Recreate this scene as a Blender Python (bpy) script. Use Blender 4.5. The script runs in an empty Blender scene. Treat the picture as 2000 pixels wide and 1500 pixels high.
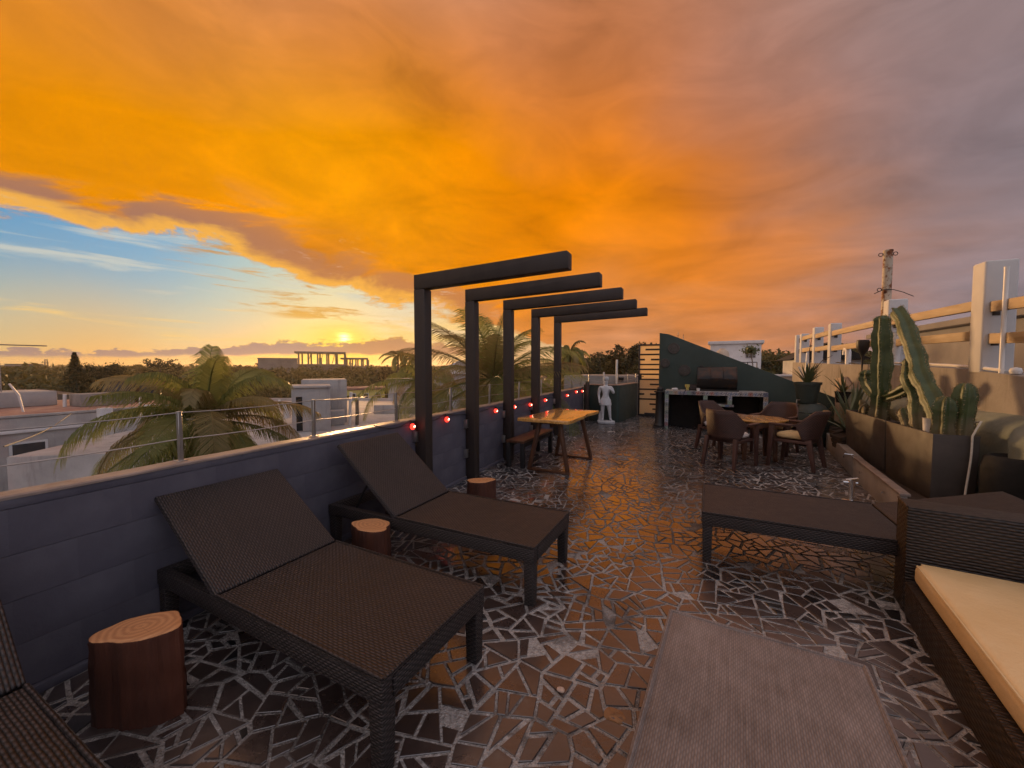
import bpy, bmesh, math, random
import numpy as np
from math import sin, cos, pi, radians as R
from mathutils import Vector, Matrix, Euler

random.seed(7); np.random.seed(7)
SC = bpy.context.scene
C = SC.collection

# ------------------------------------------------------------------ camera
CAM_YAW = 24.5
CAM_H = 1.45
cam_d = bpy.data.cameras.new('camera')
cam_d.sensor_width = 36; cam_d.lens = 36 * 765 / 2000
cam_d.clip_start = 0.05; cam_d.clip_end = 9000
cam = bpy.data.objects.new('camera', cam_d)
cam.location = (0, 0, CAM_H)
cam.rotation_euler = Euler((R(90 - 2.545), 0, R(CAM_YAW)))
C.objects.link(cam); SC.camera = cam
SC.view_settings.view_transform = 'Standard'
SC.view_settings.look = 'None'
SC.view_settings.exposure = 0.3
SC.view_settings.gamma = 1.0
SC.cycles.use_denoising = True
SC.cycles.max_bounces = 6
SC.cycles.diffuse_bounces = 3
SC.cycles.use_adaptive_sampling = True
SC.cycles.adaptive_threshold = 0.03
SC.cycles.transparent_max_bounces = 16
SC.cycles.sample_clamp_indirect = 4.0
SC.cycles.caustics_reflective = False
SC.cycles.caustics_refractive = False

# ------------------------------------------------------------------ node helper language
class NT:
    t = None
def lin(c):
    out = []
    for v in c[:3]:
        v = v / 255.0
        out.append(v / 12.92 if v <= 0.04045 else ((v + 0.055) / 1.055) ** 2.4)
    return tuple(out)
def node(kind, **kw):
    n = NT.t.nodes.new(kind)
    for k, v in kw.items(): setattr(n, k, v)
    return n
def plug(sock, v):
    if isinstance(v, S): NT.t.links.new(v.s, sock)
    elif v is not None:
        if isinstance(v, (tuple, list)) and len(v) == 3 and sock.type == 'RGBA': v = (*v, 1)
        sock.default_value = v
class S:
    def __init__(self, s): self.s = s
    def m(self, op, o=None, p=None):
        n = node('ShaderNodeMath', operation=op)
        plug(n.inputs[0], self)
        if o is not None: plug(n.inputs[1], o)
        if p is not None: plug(n.inputs[2], p)
        return S(n.outputs[0])
    def __add__(a, b): return a.m('ADD', b)
    __radd__ = __add__
    def __mul__(a, b): return a.m('MULTIPLY', b)
    __rmul__ = __mul__
    def __sub__(a, b): return a.m('SUBTRACT', b)
    def __rsub__(a, b): return (a * -1.0) + b
    def __truediv__(a, b): return a.m('DIVIDE', b)
def vm(op, a, b=None, scale=None):
    n = node('ShaderNodeVectorMath', operation=op)
    plug(n.inputs[0], a)
    if b is not None: plug(n.inputs[1], b)
    if scale is not None: plug(n.inputs['Scale'], scale)
    return S(n.outputs['Value' if op in ('DOT_PRODUCT', 'LENGTH') else 'Vector'])
def sep(v):
    n = node('ShaderNodeSeparateXYZ'); plug(n.inputs[0], v)
    return [S(o) for o in n.outputs]
def comb(x, y, z):
    n = node('ShaderNodeCombineXYZ')
    for i, v in enumerate((x, y, z)): plug(n.inputs[i], v)
    return S(n.outputs[0])
def smooth(x, a, b, lo=0.0, hi=1.0):
    n = node('ShaderNodeMapRange', interpolation_type='SMOOTHSTEP')
    plug(n.inputs[0], x)
    for i, v in zip((1, 2, 3, 4), (a, b, lo, hi)): plug(n.inputs[i], v)
    return S(n.outputs[0])
def noise(v, scale, detail=4, rough=0.55, dist=0.0, color=False):
    n = node('ShaderNodeTexNoise'); plug(n.inputs['Vector'], v)
    n.inputs['Scale'].default_value = scale; n.inputs['Detail'].default_value = detail
    n.inputs['Roughness'].default_value = rough; n.inputs['Distortion'].default_value = dist
    return S(n.outputs['Color' if color else 0])
def voro(v, scale, feature='F1', out='Distance', rnd=1.0):
    n = node('ShaderNodeTexVoronoi', feature=feature); plug(n.inputs['Vector'], v)
    n.inputs['Scale'].default_value = scale
    if 'Randomness' in n.inputs: n.inputs['Randomness'].default_value = rnd
    return S(n.outputs[out])
def ramp(x, stops, interp='LINEAR'):
    n = node('ShaderNodeValToRGB'); plug(n.inputs[0], x)
    cr = n.color_ramp; cr.interpolation = interp
    while len(cr.elements) < len(stops): cr.elements.new(0.5)
    for e, (p, c) in zip(cr.elements, stops):
        e.position = p
        e.color = (c, c, c, 1) if isinstance(c, (int, float)) else (*c, 1)
    return S(n.outputs[0])
def mixc(f, a, b, mode='MIX'):
    n = node('ShaderNodeMix', data_type='RGBA', blend_type=mode)
    plug(n.inputs[0], f); plug(n.inputs[6], a); plug(n.inputs[7], b)
    return S(n.outputs[2])
def tc(which):
    return S(node('ShaderNodeTexCoord').outputs[which])

# ------------------------------------------------------------------ world: sunset sky
SUN_AZ, SUN_EL = 47.6, 3.7          # degrees from +Y towards -X, elevation
world = bpy.data.worlds.new('World'); SC.world = world
world.use_nodes = True
NT.t = world.node_tree
NT.t.nodes.clear()
def heading(az, el):                # az measured clockwise from the street-side heading
    a = R(CAM_YAW) - R(az); e = R(el)
    return (-sin(a) * cos(e), cos(a) * cos(e), sin(e))
D0 = vm('NORMALIZE', tc('Generated'))
# broad warp so that colour areas get cloud-like borders
dx, dy, dz = sep(D0)
zc = dz.m('MAXIMUM', 0.0)
plane = comb(dx / (zc + 0.10), dy / (zc + 0.10), 0.0)
w1 = noise(plane, 0.60, 4, 0.55) - 0.5
w2 = noise(vm('ADD', plane, (5.3, 1.7, 2.0)), 0.9, 4, 0.55) - 0.5
wv = comb(w1 * 0.36, w2 * 0.30, (w1 + w2) * 0.22)
DW = vm('NORMALIZE', vm('ADD', D0, wv))
def rbf(dirs, D):
    tot = None; wsum = None
    for (az, el, r_, g_, b_, k) in dirs:
        w = ((vm('DOT_PRODUCT', D, heading(az, el)) - 1.0) * k).m('EXPONENT')
        c = vm('SCALE', lin((r_, g_, b_)), scale=w)
        tot = c if tot is None else vm('ADD', tot, c)
        wsum = w if wsum is None else wsum + w
    return vm('SCALE', tot, scale=wsum.m('POWER', -1.0))
K = 85
deck_pts = [(-50.7, 27.6, 208, 127, 48), (-39.2, 33.3, 192, 117, 58), (-20.7, 37.6, 206, 118, 34), (3.6, 39.4, 184, 108, 60), (24.5, 36.4, 160, 108, 88), (48.5, 28.6, 138, 114, 112),
 (-50.1, 21.2, 248, 156, 8), (-39.6, 24.5, 250, 160, 5), (-24.1, 25.8, 255, 170, 2), (-7.2, 30.4, 240, 136, 14), (10.8, 27.5, 238, 132, 18), (24.2, 19.1, 228, 126, 24), (31.8, 12.7, 236, 132, 22), (34.5, 23.5, 160, 112, 94), (48.9, 19.2, 130, 114, 120), (49.2, 11.7, 122, 119, 130), (40.5, 12.9, 184, 126, 86), (14, 36, 188, 110, 56),
 (-50.3, 15.8, 205, 130, 48), (-40.7, 16.6, 220, 132, 28), (-27.2, 19.2, 226, 132, 14), (-24.3, 14.2, 196, 126, 66), (-12, 20, 255, 162, 12), (-7.3, 16.8, 236, 136, 8), (3, 13, 240, 136, 6), (16, 13, 236, 132, 10), (0.0, 9.3, 216, 138, 68), (16, 7.5, 202, 138, 92), (14.6, 4.0, 196, 140, 108), (33.0, 4.7, 198, 138, 104), (46.1, 4.9, 150, 131, 134)]
deck_pts = [p + (K,) for p in deck_pts]
# unseen dome, brightened to light the terrace: mauve overhead, pale slate to the east
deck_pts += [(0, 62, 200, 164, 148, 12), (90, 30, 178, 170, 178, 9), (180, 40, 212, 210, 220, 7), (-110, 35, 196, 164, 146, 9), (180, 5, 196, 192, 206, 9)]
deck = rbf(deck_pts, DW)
clear_pts = [(-51.0, 11.7, 78, 150, 200), (-42.1, 9.8, 112, 172, 206), (-44, 13, 90, 158, 205), (-34.0, 8.9, 150, 192, 204), (-26.0, 8.6, 165, 198, 206), (-50.0, 5.5, 155, 186, 182), (-42.3, 4.4, 215, 200, 140), (-34.0, 5.6, 196, 204, 170), (-27.5, 4.6, 255, 212, 60), (-22.0, 6.4, 226, 208, 130), (-49.5, 2.3, 240, 190, 85), (-46.2, 0.5, 240, 148, 50), (-33.1, 0.8, 252, 150, 25), (-14.6, 5.5, 216, 204, 172), (-18.0, 7.6, 180, 198, 196), (-20, 0.8, 252, 160, 25), (-8, 3, 225, 190, 140), (5, 2.5, 215, 175, 130)]
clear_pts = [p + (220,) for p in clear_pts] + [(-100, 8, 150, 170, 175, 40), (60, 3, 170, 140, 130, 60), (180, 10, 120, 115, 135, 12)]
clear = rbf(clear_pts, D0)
sky = node('ShaderNodeTexSky', sky_type='NISHITA', sun_disc=False)
sky.sun_elevation = R(SUN_EL); sky.sun_rotation = R(-SUN_AZ)
clear = mixc(0.10, clear, vm('SCALE', S(sky.outputs[0]), scale=0.12))
# angles of the view direction
rx = vm('DOT_PRODUCT', D0, heading(90, 0)); fy = vm('DOT_PRODUCT', D0, heading(0, 0))
AZ = rx.m('ARCTAN2', fy) * (180 / pi)
EL = dz.m('ARCSINE') * (180 / pi)
azn = (AZ + 180.0) / 360.0
def azp(a): return (a + 180) / 360
bound = ramp(azn, [(0, 0.0), (azp(-110), 0.30), (azp(-52), 0.512), (azp(-36), 0.526), (azp(-31), 0.494), (azp(-27), 0.44), (azp(-14.5), 0.389), (azp(-4), 0.33), (azp(7), 0.24), (azp(18), 0.0), (1, 0.0)]) * 35.0 - 5.0
edge_n = (noise(comb(AZ * 0.06, EL * 0.15, 3.0), 1.6, 8, 0.62, 0.3) - 0.5) * 7.5
dm = smooth(EL - bound + edge_n, -0.25, 0.45)
# soft structure inside the deck
n_big = noise(plane, 0.9, 5, 0.58, 0.9)
n_str = noise(comb(AZ * 0.034 + EL * 0.012, EL * 0.085, 0.0), 2.0, 6, 0.58, 0.9)
shade = ramp(n_big * 0.5 + n_str * 0.5, [(0.32, 0.66), (0.44, 0.90), (0.53, 1.03), (0.68, 1.28)])
deck = mixc(1.0, deck, shade, 'MULTIPLY')
hsv = node('ShaderNodeHueSaturation'); hsv.inputs['Saturation'].default_value = 1.03; plug(hsv.inputs['Color'], deck); deck = S(hsv.outputs[0])
# grey undersides, stronger towards the lower border of the deck
un = noise(comb(AZ * 0.05, EL * 0.16, 9.0), 1.5, 5, 0.62, 0.7)
under = smooth(un + smooth(EL - bound, 6.5, 0.5) * 0.26, 0.52, 0.66) * smooth(EL - bound, 9.0, 2.0) * smooth(AZ, 6.0, -8.0) * 0.9
deck = mixc(under, deck, mixc(smooth(AZ, -44.0, -18.0), lin((156, 114, 98)), lin((190, 124, 76))))
# bright rim and little gaps near the border
rim = smooth(EL - bound + edge_n, -0.3, 0.3) * smooth(EL - bound + edge_n, 2.2, 0.5) * smooth(AZ, -2.0, -14.0)
deck = mixc(rim * 0.75, deck, lin((255, 186, 70)))
gap = smooth(noise(comb(AZ * 0.07, EL * 0.22, 5.0), 2.2, 5, 0.66, 0.5), 0.585, 0.70) * smooth(EL - bound, 8.0, 3.0) * smooth(AZ, -32.0, -24.0) * smooth(AZ, 0.0, -8.0)
deck = mixc(gap * 0.75, deck, lin((226, 196, 172)))
# thin streaks in the open sky
st_n = noise(comb(AZ * 0.035 + EL * 0.05, EL * 0.34, 1.0), 1.5, 5, 0.6, 0.6)
st = smooth(st_n, 0.50, 0.64) * smooth(EL, 1.5, 3.5)
st_col = mixc(smooth(EL, 5.0, 9.5), lin((250, 206, 120)), lin((206, 205, 190)))
clear = mixc(st * 0.75, clear, st_col)
oc = smooth(noise(comb(AZ * 0.06 + EL * 0.10, EL * 0.42, 7.0), 1.6, 5, 0.66, 0.4), 0.50, 0.62) * smooth(AZ, -44.0, -36.0) * smooth(AZ, -10.0, -18.0) * smooth(EL - bound, -7.0, -4.5) * smooth(EL, 5.5, 6.6)
clear = mixc(oc * 0.85, clear, mixc(n_str, lin((150, 96, 55)), lin((255, 190, 70))))
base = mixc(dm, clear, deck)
# glow round the low sun
sd = vm('DOT_PRODUCT', D0, heading(-23.1, SUN_EL)) - 1.0
g1 = (sd * 60.0).m('EXPONENT'); g2 = (sd * 420.0).m('EXPONENT'); g3 = (sd * 6000.0).m('EXPONENT'); g4 = (sd * 26000.0).m('EXPONENT')
low = smooth(EL, 16.0, 5.0)
base = mixc((g1 * smooth(EL, 7.5, 2.5) * 0.12), base, lin((255, 196, 40)))
base = mixc(g2 * smooth(EL, 7.5, 4.0) * 0.62, base, lin((255, 214, 10)))
strk = smooth(noise(comb(AZ * 0.22, EL * 2.4, 4.0), 1.2, 3, 0.6), 0.40, 0.62)
base = mixc((g3 * 0.35 + g3 * strk * 0.75).m('MINIMUM', 1.0), base, (1.6, 1.15, 0.30))
base = mixc(g4 * (strk * 0.8 + 0.2), base, (4.2, 3.3, 1.4))
# bank of cumulus low on the horizon
cb = noise(comb(AZ * 0.13, EL * 0.30, 0.0), 3.2, 7, 0.62)
bump = (((AZ + 17.0) * 0.26).m('POWER', 2.0) * -1.0).m('EXPONENT') * 1.0 + (((AZ + 29.5) * 0.28).m('POWER', 2.0) * -1.0).m('EXPONENT') * 0.35
slope = smooth(AZ, -52.0, -22.0) * 1.65
top = bump + slope + 1.45 + (cb - 0.5) * 3.0
bank = smooth(top - EL, -0.05, 0.14) * smooth(EL + (cb - 0.5) * 0.8 - slope * 0.45, 0.70, 1.15) * smooth(AZ, 6.0, -8.0) * smooth(AZ, -120.0, -60.0)
bank_c = mixc(smooth(AZ, -30.0, -18.0), lin((150, 126, 124)), lin((176, 126, 92)))
brim = smooth(top - EL, 0.35, 0.0) * g1
base = mixc(bank * 0.93, base, mixc(brim * 0.8, bank_c, lin((255, 205, 60))))
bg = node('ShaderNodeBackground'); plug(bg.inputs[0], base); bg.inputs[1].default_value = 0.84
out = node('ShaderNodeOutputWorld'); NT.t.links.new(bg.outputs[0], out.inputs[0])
try:
    world.cycles.sampling_method = 'MANUAL'; world.cycles.sample_map_resolution = 1024
except Exception: pass

sun_d = bpy.data.lights.new('sun', 'SUN'); sun_d.energy = 2.3; sun_d.angle = R(6.0); sun_d.color = (1.0, 0.56, 0.24)
sun_o = bpy.data.objects.new('sun', sun_d); C.objects.link(sun_o)
sv = Vector((-sin(R(SUN_AZ)) * cos(R(SUN_EL)), cos(R(SUN_AZ)) * cos(R(SUN_EL)), sin(R(SUN_EL))))
sun_o.rotation_euler = sv.to_track_quat('Z', 'Y').to_euler()
sun_o.location = (-40, 36, 20)

# ------------------------------------------------------------------ materials
MATS = {}
def pbr(name, fn):
    m = bpy.data.materials.new(name); m.use_nodes = True
    NT.t = m.node_tree
    b = NT.t.nodes['Principled BSDF']
    fn(b); MATS[name] = m
    return m
def bump(b, h, strength=0.4, dist=0.01):
    n = node('ShaderNodeBump'); n.inputs['Strength'].default_value = strength; n.inputs['Distance'].default_value = dist
    plug(n.inputs['Height'], h); NT.t.links.new(n.outputs[0], b.inputs['Normal'])
def simple(name, c1, c2, rough=0.6, scale=6, bs=0.2, bd=0.004, bscale=60, metal=0.0, spec=0.5, detail=6, r2=None, coat=0.0, stretch=(1, 1, 1), tcn='Object', trans=0.0):
    def f(b):
        v = tc(tcn)
        v = vm('MULTIPLY', v, stretch)
        n = noise(v, scale, detail, 0.6)
        ir = node('ShaderNodeObjectInfo').outputs['Random']
        fac = ramp(n, [(0.3, 0.0), (0.7, 1.0)])
        col = mixc(fac, c1, c2)
        var = S(ir) * 0.24 + 0.88
        col = mixc(1.0, col, comb(var, var, var), 'MULTIPLY')
        plug(b.inputs['Base Color'], col)
        n2 = noise(v, scale * 3.1, 4, 0.6)
        plug(b.inputs['Roughness'], ramp(n2, [(0.3, rough), (0.7, r2 if r2 is not None else min(1, rough + 0.15))]))
        b.inputs['Metallic'].default_value = metal
        b.inputs['Specular IOR Level'].default_value = spec
        b.inputs['Coat Weight'].default_value = coat; b.inputs['Coat Roughness'].default_value = 0.12
        if bs: bump(b, noise(v, bscale, 6, 0.65), bs, bd)
    return pbr(name, f)

def m_mortar(b):
    v = tc('Object')
    n = noise(v, 2.2, 6, 0.6); sp = voro(v, 95, 'F1'); fine = noise(v, 38, 5, 0.7)
    col = mixc(ramp(fine, [(0.3, 0.0), (0.7, 1.0)]), (0.23, 0.218, 0.21), (0.64, 0.60, 0.58))
    col = mixc(smooth(sp, 0.30, 0.12) * 0.75, col, (0.60, 0.56, 0.54))
    dirt = smooth(noise(v, 0.85, 8, 0.72, 0.4), 0.46, 0.66)
    col = mixc(dirt * 0.8, col, (0.055, 0.046, 0.042))
    x, y, z = sep(v)
    walk = smooth((x + 0.35).m('ABSOLUTE') + (n - 0.5) * 1.2, 1.35, 0.55) * smooth(y + (n - 0.5) * 2.0, 2.2, 4.2)
    col = mixc(walk * 0.5, col, (0.085, 0.065, 0.055))
    crack = smooth((noise(v, 0.55, 5, 0.6, 0.6) - 0.5).m('ABSOLUTE'), 0.016, 0.003)
    col = mixc(crack * 0.5, col, (0.035, 0.030, 0.028))
    plug(b.inputs['Base Color'], col); b.inputs['Roughness'].default_value = 0.75
    b.inputs['Specular IOR Level'].default_value = 0.35
    bump(b, fine * 0.5 + sp * -0.9 + n * 1.2, 0.9, 0.012)
pbr('mortar', m_mortar)
def m_stone(b):
    v = S(node('ShaderNodeNewGeometry').outputs['Position'])
    rnd = S(node('ShaderNodeNewGeometry').outputs['Random Per Island'])
    col = ramp(rnd, [(0.0, (0.010, 0.010, 0.012)), (0.25, (0.020, 0.020, 0.023)), (0.42, (0.034, 0.030, 0.031)), (0.58, (0.056, 0.038, 0.034)), (0.74, (0.022, 0.021, 0.024)), (0.92, (0.095, 0.058, 0.045)), (1.0, (0.015, 0.015, 0.018))])
    n = noise(v, 9, 6, 0.65)
    col = mixc(1.0, col, ramp(n, [(0.25, 0.6), (0.75, 1.35)]), 'MULTIPLY')
    dirt = smooth(noise(v, 0.75, 7, 0.65, 1.2), 0.52, 0.70)
    dust = smooth(noise(v, 14, 6, 0.7), 0.54, 0.80) * smooth(noise(v, 1.7, 5, 0.6), 0.40, 0.62)
    col = mixc(dust * 0.32, col, (0.22, 0.19, 0.17))
    plug(b.inputs['Base Color'], mixc(dirt * 0.6, col, (0.03, 0.026, 0.024)))
    x, y, z = sep(v)
    walk = smooth((x + 0.35).m('ABSOLUTE'), 1.45, 0.5) * smooth(y, 1.8, 4.0)
    plug(b.inputs['Roughness'], ramp(noise(v, 5, 5, 0.6) + dust * 0.35, [(0.3, 0.20), (0.9, 0.54)]) - walk * 0.10)
    b.inputs['Specular IOR Level'].default_value = 1.0
    b.inputs['Coat Weight'].default_value = 0.65; b.inputs['Coat Roughness'].default_value = 0.17; b.inputs['Coat IOR'].default_value = 1.75
    bump(b, noise(v, 30, 5, 0.6) + noise(v, 6, 3, 0.5) * 1.5, 0.35, 0.006)
pbr('stone', m_stone)
def m_wallpaint(b):
    v = tc('Object')
    n = noise(v, 3.0, 6, 0.6)
    col = mixc(ramp(n, [(0.3, 0.0), (0.7, 1.0)]), (0.074, 0.070, 0.098), (0.125, 0.120, 0.152))
    streak = smooth(noise(vm('MULTIPLY', v, (1, 7.0, 0.6)), 1.6, 6, 0.65), 0.55, 0.75)
    col = mixc(streak * 0.4, col, (0.10, 0.098, 0.105))
    crack = smooth(voro(vm('ADD', vm('MULTIPLY', v, (1, 0.6, 1)), vm('SCALE', noise(v, 5, 4, 0.6, color=True), scale=0.22)), 2.6, 'DISTANCE_TO_EDGE'), 0.009, 0.0)
    crack = crack * smooth(noise(v, 1.2, 3), 0.5, 0.62)
    col = mixc(crack * 0.7, col, (0.04, 0.04, 0.045))
    plug(b.inputs['Base Color'], col); b.inputs['Roughness'].default_value = 0.72
    bump(b, noise(v, 70, 6, 0.7) * 0.6 + noise(v, 12, 5, 0.6) - crack * 0.8, 0.55, 0.008)
pbr('wall_paint', m_wallpaint)
def weave(name, dark, light, su=0.030, sv=0.013, spec=0.5, rough=0.42, strength=0.9):
    def f(b):
        u = tc('UV'); ux, uy, _ = sep(u)
        wob = noise(u, 7.0, 3, 0.6) - 0.5
        ux = ux + wob * 0.010; uy = uy + (noise(u, 9.0, 2, 0.6) - 0.5) * 0.006
        row = (uy / sv).m('FLOOR')
        ridge = ((uy / sv) * pi).m('SINE').m('ABSOLUTE')
        over = ((ux / su + row * 0.5) * (2 * pi)).m('SINE') * 0.5 + 0.5
        h = ridge * (over * 0.65 + 0.35)
        ob = tc('Object')
        n = noise(ob, 18, 5, 0.6); nb = noise(ob, 2.3, 4, 0.6)
        col = mixc(smooth(h, 0.10, 0.8), dark, light)
        strand = noise(comb(ux * 2.0, row * 0.73, 0.0), 3.0, 2)
        col = mixc(1.0, col, ramp(n * 0.3 + nb * 0.35 + strand * 0.35, [(0.3, 0.5), (0.7, 1.5)]), 'MULTIPLY')
        plug(b.inputs['Base Color'], col)
        plug(b.inputs['Roughness'], ramp(n, [(0.3, rough), (0.7, rough + 0.18)]))
        b.inputs['Specular IOR Level'].default_value = spec
        bump(b, h, strength, 0.006)
    return pbr(name, f)
weave('wicker', (0.0025, 0.002, 0.002), (0.058, 0.043, 0.041), 0.030, 0.0115, strength=0.85, rough=0.46)
weave('wicker_sofa', (0.006, 0.005, 0.004), (0.050, 0.032, 0.024), 0.055, 0.017)
weave('wicker_worn', (0.165, 0.137, 0.127), (0.245, 0.204, 0.188), 0.024, 0.0070, strength=0.35)
weave('plastic_wicker', (0.035, 0.016, 0.013), (0.105, 0.048, 0.036), 0.028, 0.016, strength=0.8)
simple('brown_plastic', (0.060, 0.028, 0.022), (0.095, 0.043, 0.033), 0.42, 4, 0.1, 0.003, 80)
simple('dark_frame', (0.010, 0.009, 0.010), (0.020, 0.018, 0.018), 0.5, 8, 0.15)
simple('pergola_paint', (0.026, 0.019, 0.017), (0.048, 0.034, 0.028), 0.48, 2.2, 0.2, 0.004, 50, stretch=(1, 1, 0.3))
simple('coping_stone', (0.20, 0.155, 0.135), (0.36, 0.285, 0.245), 0.34, 7, 0.35, 0.006, 40, r2=0.55)
simple('steel', (0.36, 0.34, 0.33), (0.50, 0.47, 0.45), 0.28, 9, 0.05, metal=0.9)
simple('chrome', (0.7, 0.7, 0.7), (0.8, 0.8, 0.8), 0.12, 9, 0.0, metal=1.0, r2=0.2)
simple('black_metal', (0.012, 0.011, 0.011), (0.024, 0.02, 0.019), 0.42, 9, 0.1)
simple('cable_black', (0.012, 0.012, 0.012), (0.02, 0.02, 0.02), 0.5, 9, 0)
def m_rings(name, c1, c2, sc, rough):
    def f(b):
        v = tc('Object'); x, y, z = sep(v)
        n = noise(v, 4, 4, 0.6)
        rr = (x * x + y * y * 1.7).m('SQRT') + (n - 0.5) * 0.075
        ring = (rr * sc).m('SINE') * 0.5 + 0.5
        fib = noise(v, 45, 5, 0.7)
        col = mixc(ring * 0.5 + fib * 0.5, c1, c2)
        ck = smooth((x.m('ARCTAN2', y) * 2.5 + n * 2.0).m('SINE').m('ABSOLUTE'), 0.05, 0.0) * smooth(rr, 0.13, 0.03)
        col = mixc(ck * 0.9, col, (0.06, 0.025, 0.012))
        plug(b.inputs['Base Color'], col); b.inputs['Roughness'].default_value = rough
        bump(b, ring * 0.3 + fib, 0.25, 0.004)
    pbr(name, f)
m_rings('stump_top', (0.36, 0.15, 0.06), (0.64, 0.33, 0.15), 210.0, 0.5)
simple('bark', (0.026, 0.008, 0.005), (0.105, 0.030, 0.014), 0.6, 9, 0.7, 0.012, 26, stretch=(1, 1, 0.12))
def m_tablewood(b):
    v = tc('Object')
    g = noise(vm('MULTIPLY', v, (9.0, 0.8, 9.0)), 2.2, 7, 0.6, 1.2)
    col = ramp(g, [(0.30, (0.42, 0.18, 0.05)), (0.5, (0.72, 0.37, 0.10)), (0.7, (0.84, 0.50, 0.17))])
    plug(b.inputs['Base Color'], col)
    b.inputs['Roughness'].default_value = 0.24; b.inputs['Specular IOR Level'].default_value = 0.8
    b.inputs['Coat Weight'].default_value = 1.0; b.inputs['Coat Roughness'].default_value = 0.12
    bump(b, g, 0.08, 0.003)
pbr('table_wood', m_tablewood)
simple('leg_wood', (0.060, 0.024, 0.012), (0.12, 0.05, 0.024), 0.35, 6, 0.15, 0.003, 40, stretch=(4, 4, 0.5))
simple('statue_white', (0.48, 0.48, 0.50), (0.66, 0.66, 0.67), 0.55, 9, 0.25, 0.004, 60)
simple('green_paint', (0.022, 0.040, 0.034), (0.036, 0.060, 0.052), 0.62, 1.6, 0.5, 0.006, 45)
simple('pot_green', (0.030, 0.042, 0.036), (0.050, 0.066, 0.058), 0.5, 5, 0.3, 0.004, 60)
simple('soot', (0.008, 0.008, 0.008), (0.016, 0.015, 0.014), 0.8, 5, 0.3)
def m_tile(b):
    v = tc('Object'); rnd = S(node('ShaderNodeObjectInfo').outputs['Random'])
    x, y, z = sep(v)
    rr = (x * x + z * z).m('SQRT')
    a = x.m('ARCTAN2', z)
    fl = (a * 4.0).m('SINE') * 0.012 + 0.024
    motif = smooth(rr - fl, 0.004, -0.004) + smooth((rr - 0.041).m('ABSOLUTE'), 0.005, 0.002)
    pal = ramp(rnd, [(0.0, (0.10, 0.16, 0.30)), (0.22, (0.33, 0.07, 0.05)), (0.4, (0.06, 0.05, 0.06)), (0.55, (0.20, 0.30, 0.20)), (0.7, (0.10, 0.10, 0.16)), (0.85, (0.28, 0.16, 0.07))], 'CONSTANT')
    base = ramp((rnd * 7.31).m('FRACT'), [(0, (0.52, 0.49, 0.47)), (0.45, (0.42, 0.36, 0.33)), (0.75, (0.30, 0.36, 0.33)), (0.9, (0.20, 0.22, 0.28))], 'CONSTANT')
    plug(b.inputs['Base Color'], mixc(motif.m('MINIMUM', 1.0) * 0.9, base, pal))
    b.inputs['Roughness'].default_value = 0.25
pbr('talavera', m_tile)
simple('grout', (0.24, 0.22, 0.21), (0.34, 0.32, 0.30), 0.8, 10, 0.4)
def m_barrel(b):
    v = tc('Object')
    n = smooth(noise(v, 3.5, 7, 0.65), 0.48, 0.66)
    col = mixc(n, (0.022, 0.022, 0.022), (0.075, 0.035, 0.02))
    plug(b.inputs['Base Color'], col); b.inputs['Roughness'].default_value = 0.42
    b.inputs['Metallic'].default_value = 0.35
    bump(b, noise(v, 40, 5, 0.6), 0.25, 0.004)
pbr('barrel', m_barrel)
def m_gate(b):
    v = tc('Object')
    n = noise(v, 2.5, 5, 0.6)
    plug(b.inputs['Base Color'], mixc(n, (0.80, 0.64, 0.42), (0.88, 0.74, 0.54)))
    b.inputs['Roughness'].default_value = 0.35
    tr = node('ShaderNodeBsdfTranslucent'); plug(tr.inputs[0], (0.97, 0.84, 0.60))
    mx = node('ShaderNodeMixShader'); mx.inputs[0].default_value = 0.78
    NT.t.links.new(b.outputs[0], mx.inputs[1]); NT.t.links.new(tr.outputs[0], mx.inputs[2])
    NT.t.links.new(mx.outputs[0], NT.t.nodes['Material Output'].inputs[0])
pbr('gate_panel', m_gate)
simple('plaque', (0.060, 0.055, 0.050), (0.105, 0.095, 0.085), 0.6, 20, 0.5, 0.006, 70)
simple('cushion', (0.74, 0.52, 0.25), (0.83, 0.62, 0.34), 0.75, 2.5, 0.5, 0.03, 5, spec=0.25)
simple('cushion_white', (0.68, 0.62, 0.58), (0.78, 0.72, 0.68), 0.8, 5, 0.3, 0.006, 16, spec=0.2)
simple('concrete', (0.24, 0.215, 0.195), (0.38, 0.34, 0.31), 0.75, 2.2, 0.5, 0.008, 35)
simple('concrete_warm', (0.34, 0.26, 0.20), (0.47, 0.37, 0.29), 0.8, 2.0, 0.5, 0.008, 40)
def m_stain(b):
    v = tc('Object')
    n = noise(v, 1.6, 7, 0.65)
    col = mixc(ramp(n, [(0.3, 0.0), (0.7, 1.0)]), (0.23, 0.205, 0.18), (0.36, 0.325, 0.29))
    st = smooth(noise(vm('MULTIPLY', v, (1.0, 3.0, 0.35)), 2.0, 7, 0.7), 0.53, 0.72)
    col = mixc(st * 0.55, col, (0.13, 0.11, 0.09))
    plug(b.inputs['Base Color'], col); b.inputs['Roughness'].default_value = 0.82
    bump(b, noise(v, 26, 7, 0.7), 0.6, 0.010)
pbr('stained_wall', m_stain)
simple('ledge_plaster', (0.17, 0.20, 0.17), (0.30, 0.32, 0.27), 0.8, 2.2, 0.5, 0.01, 30)
simple('white_paint', (0.56, 0.55, 0.56), (0.70, 0.69, 0.69), 0.6, 2.0, 0.3, 0.004, 40)
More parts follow.
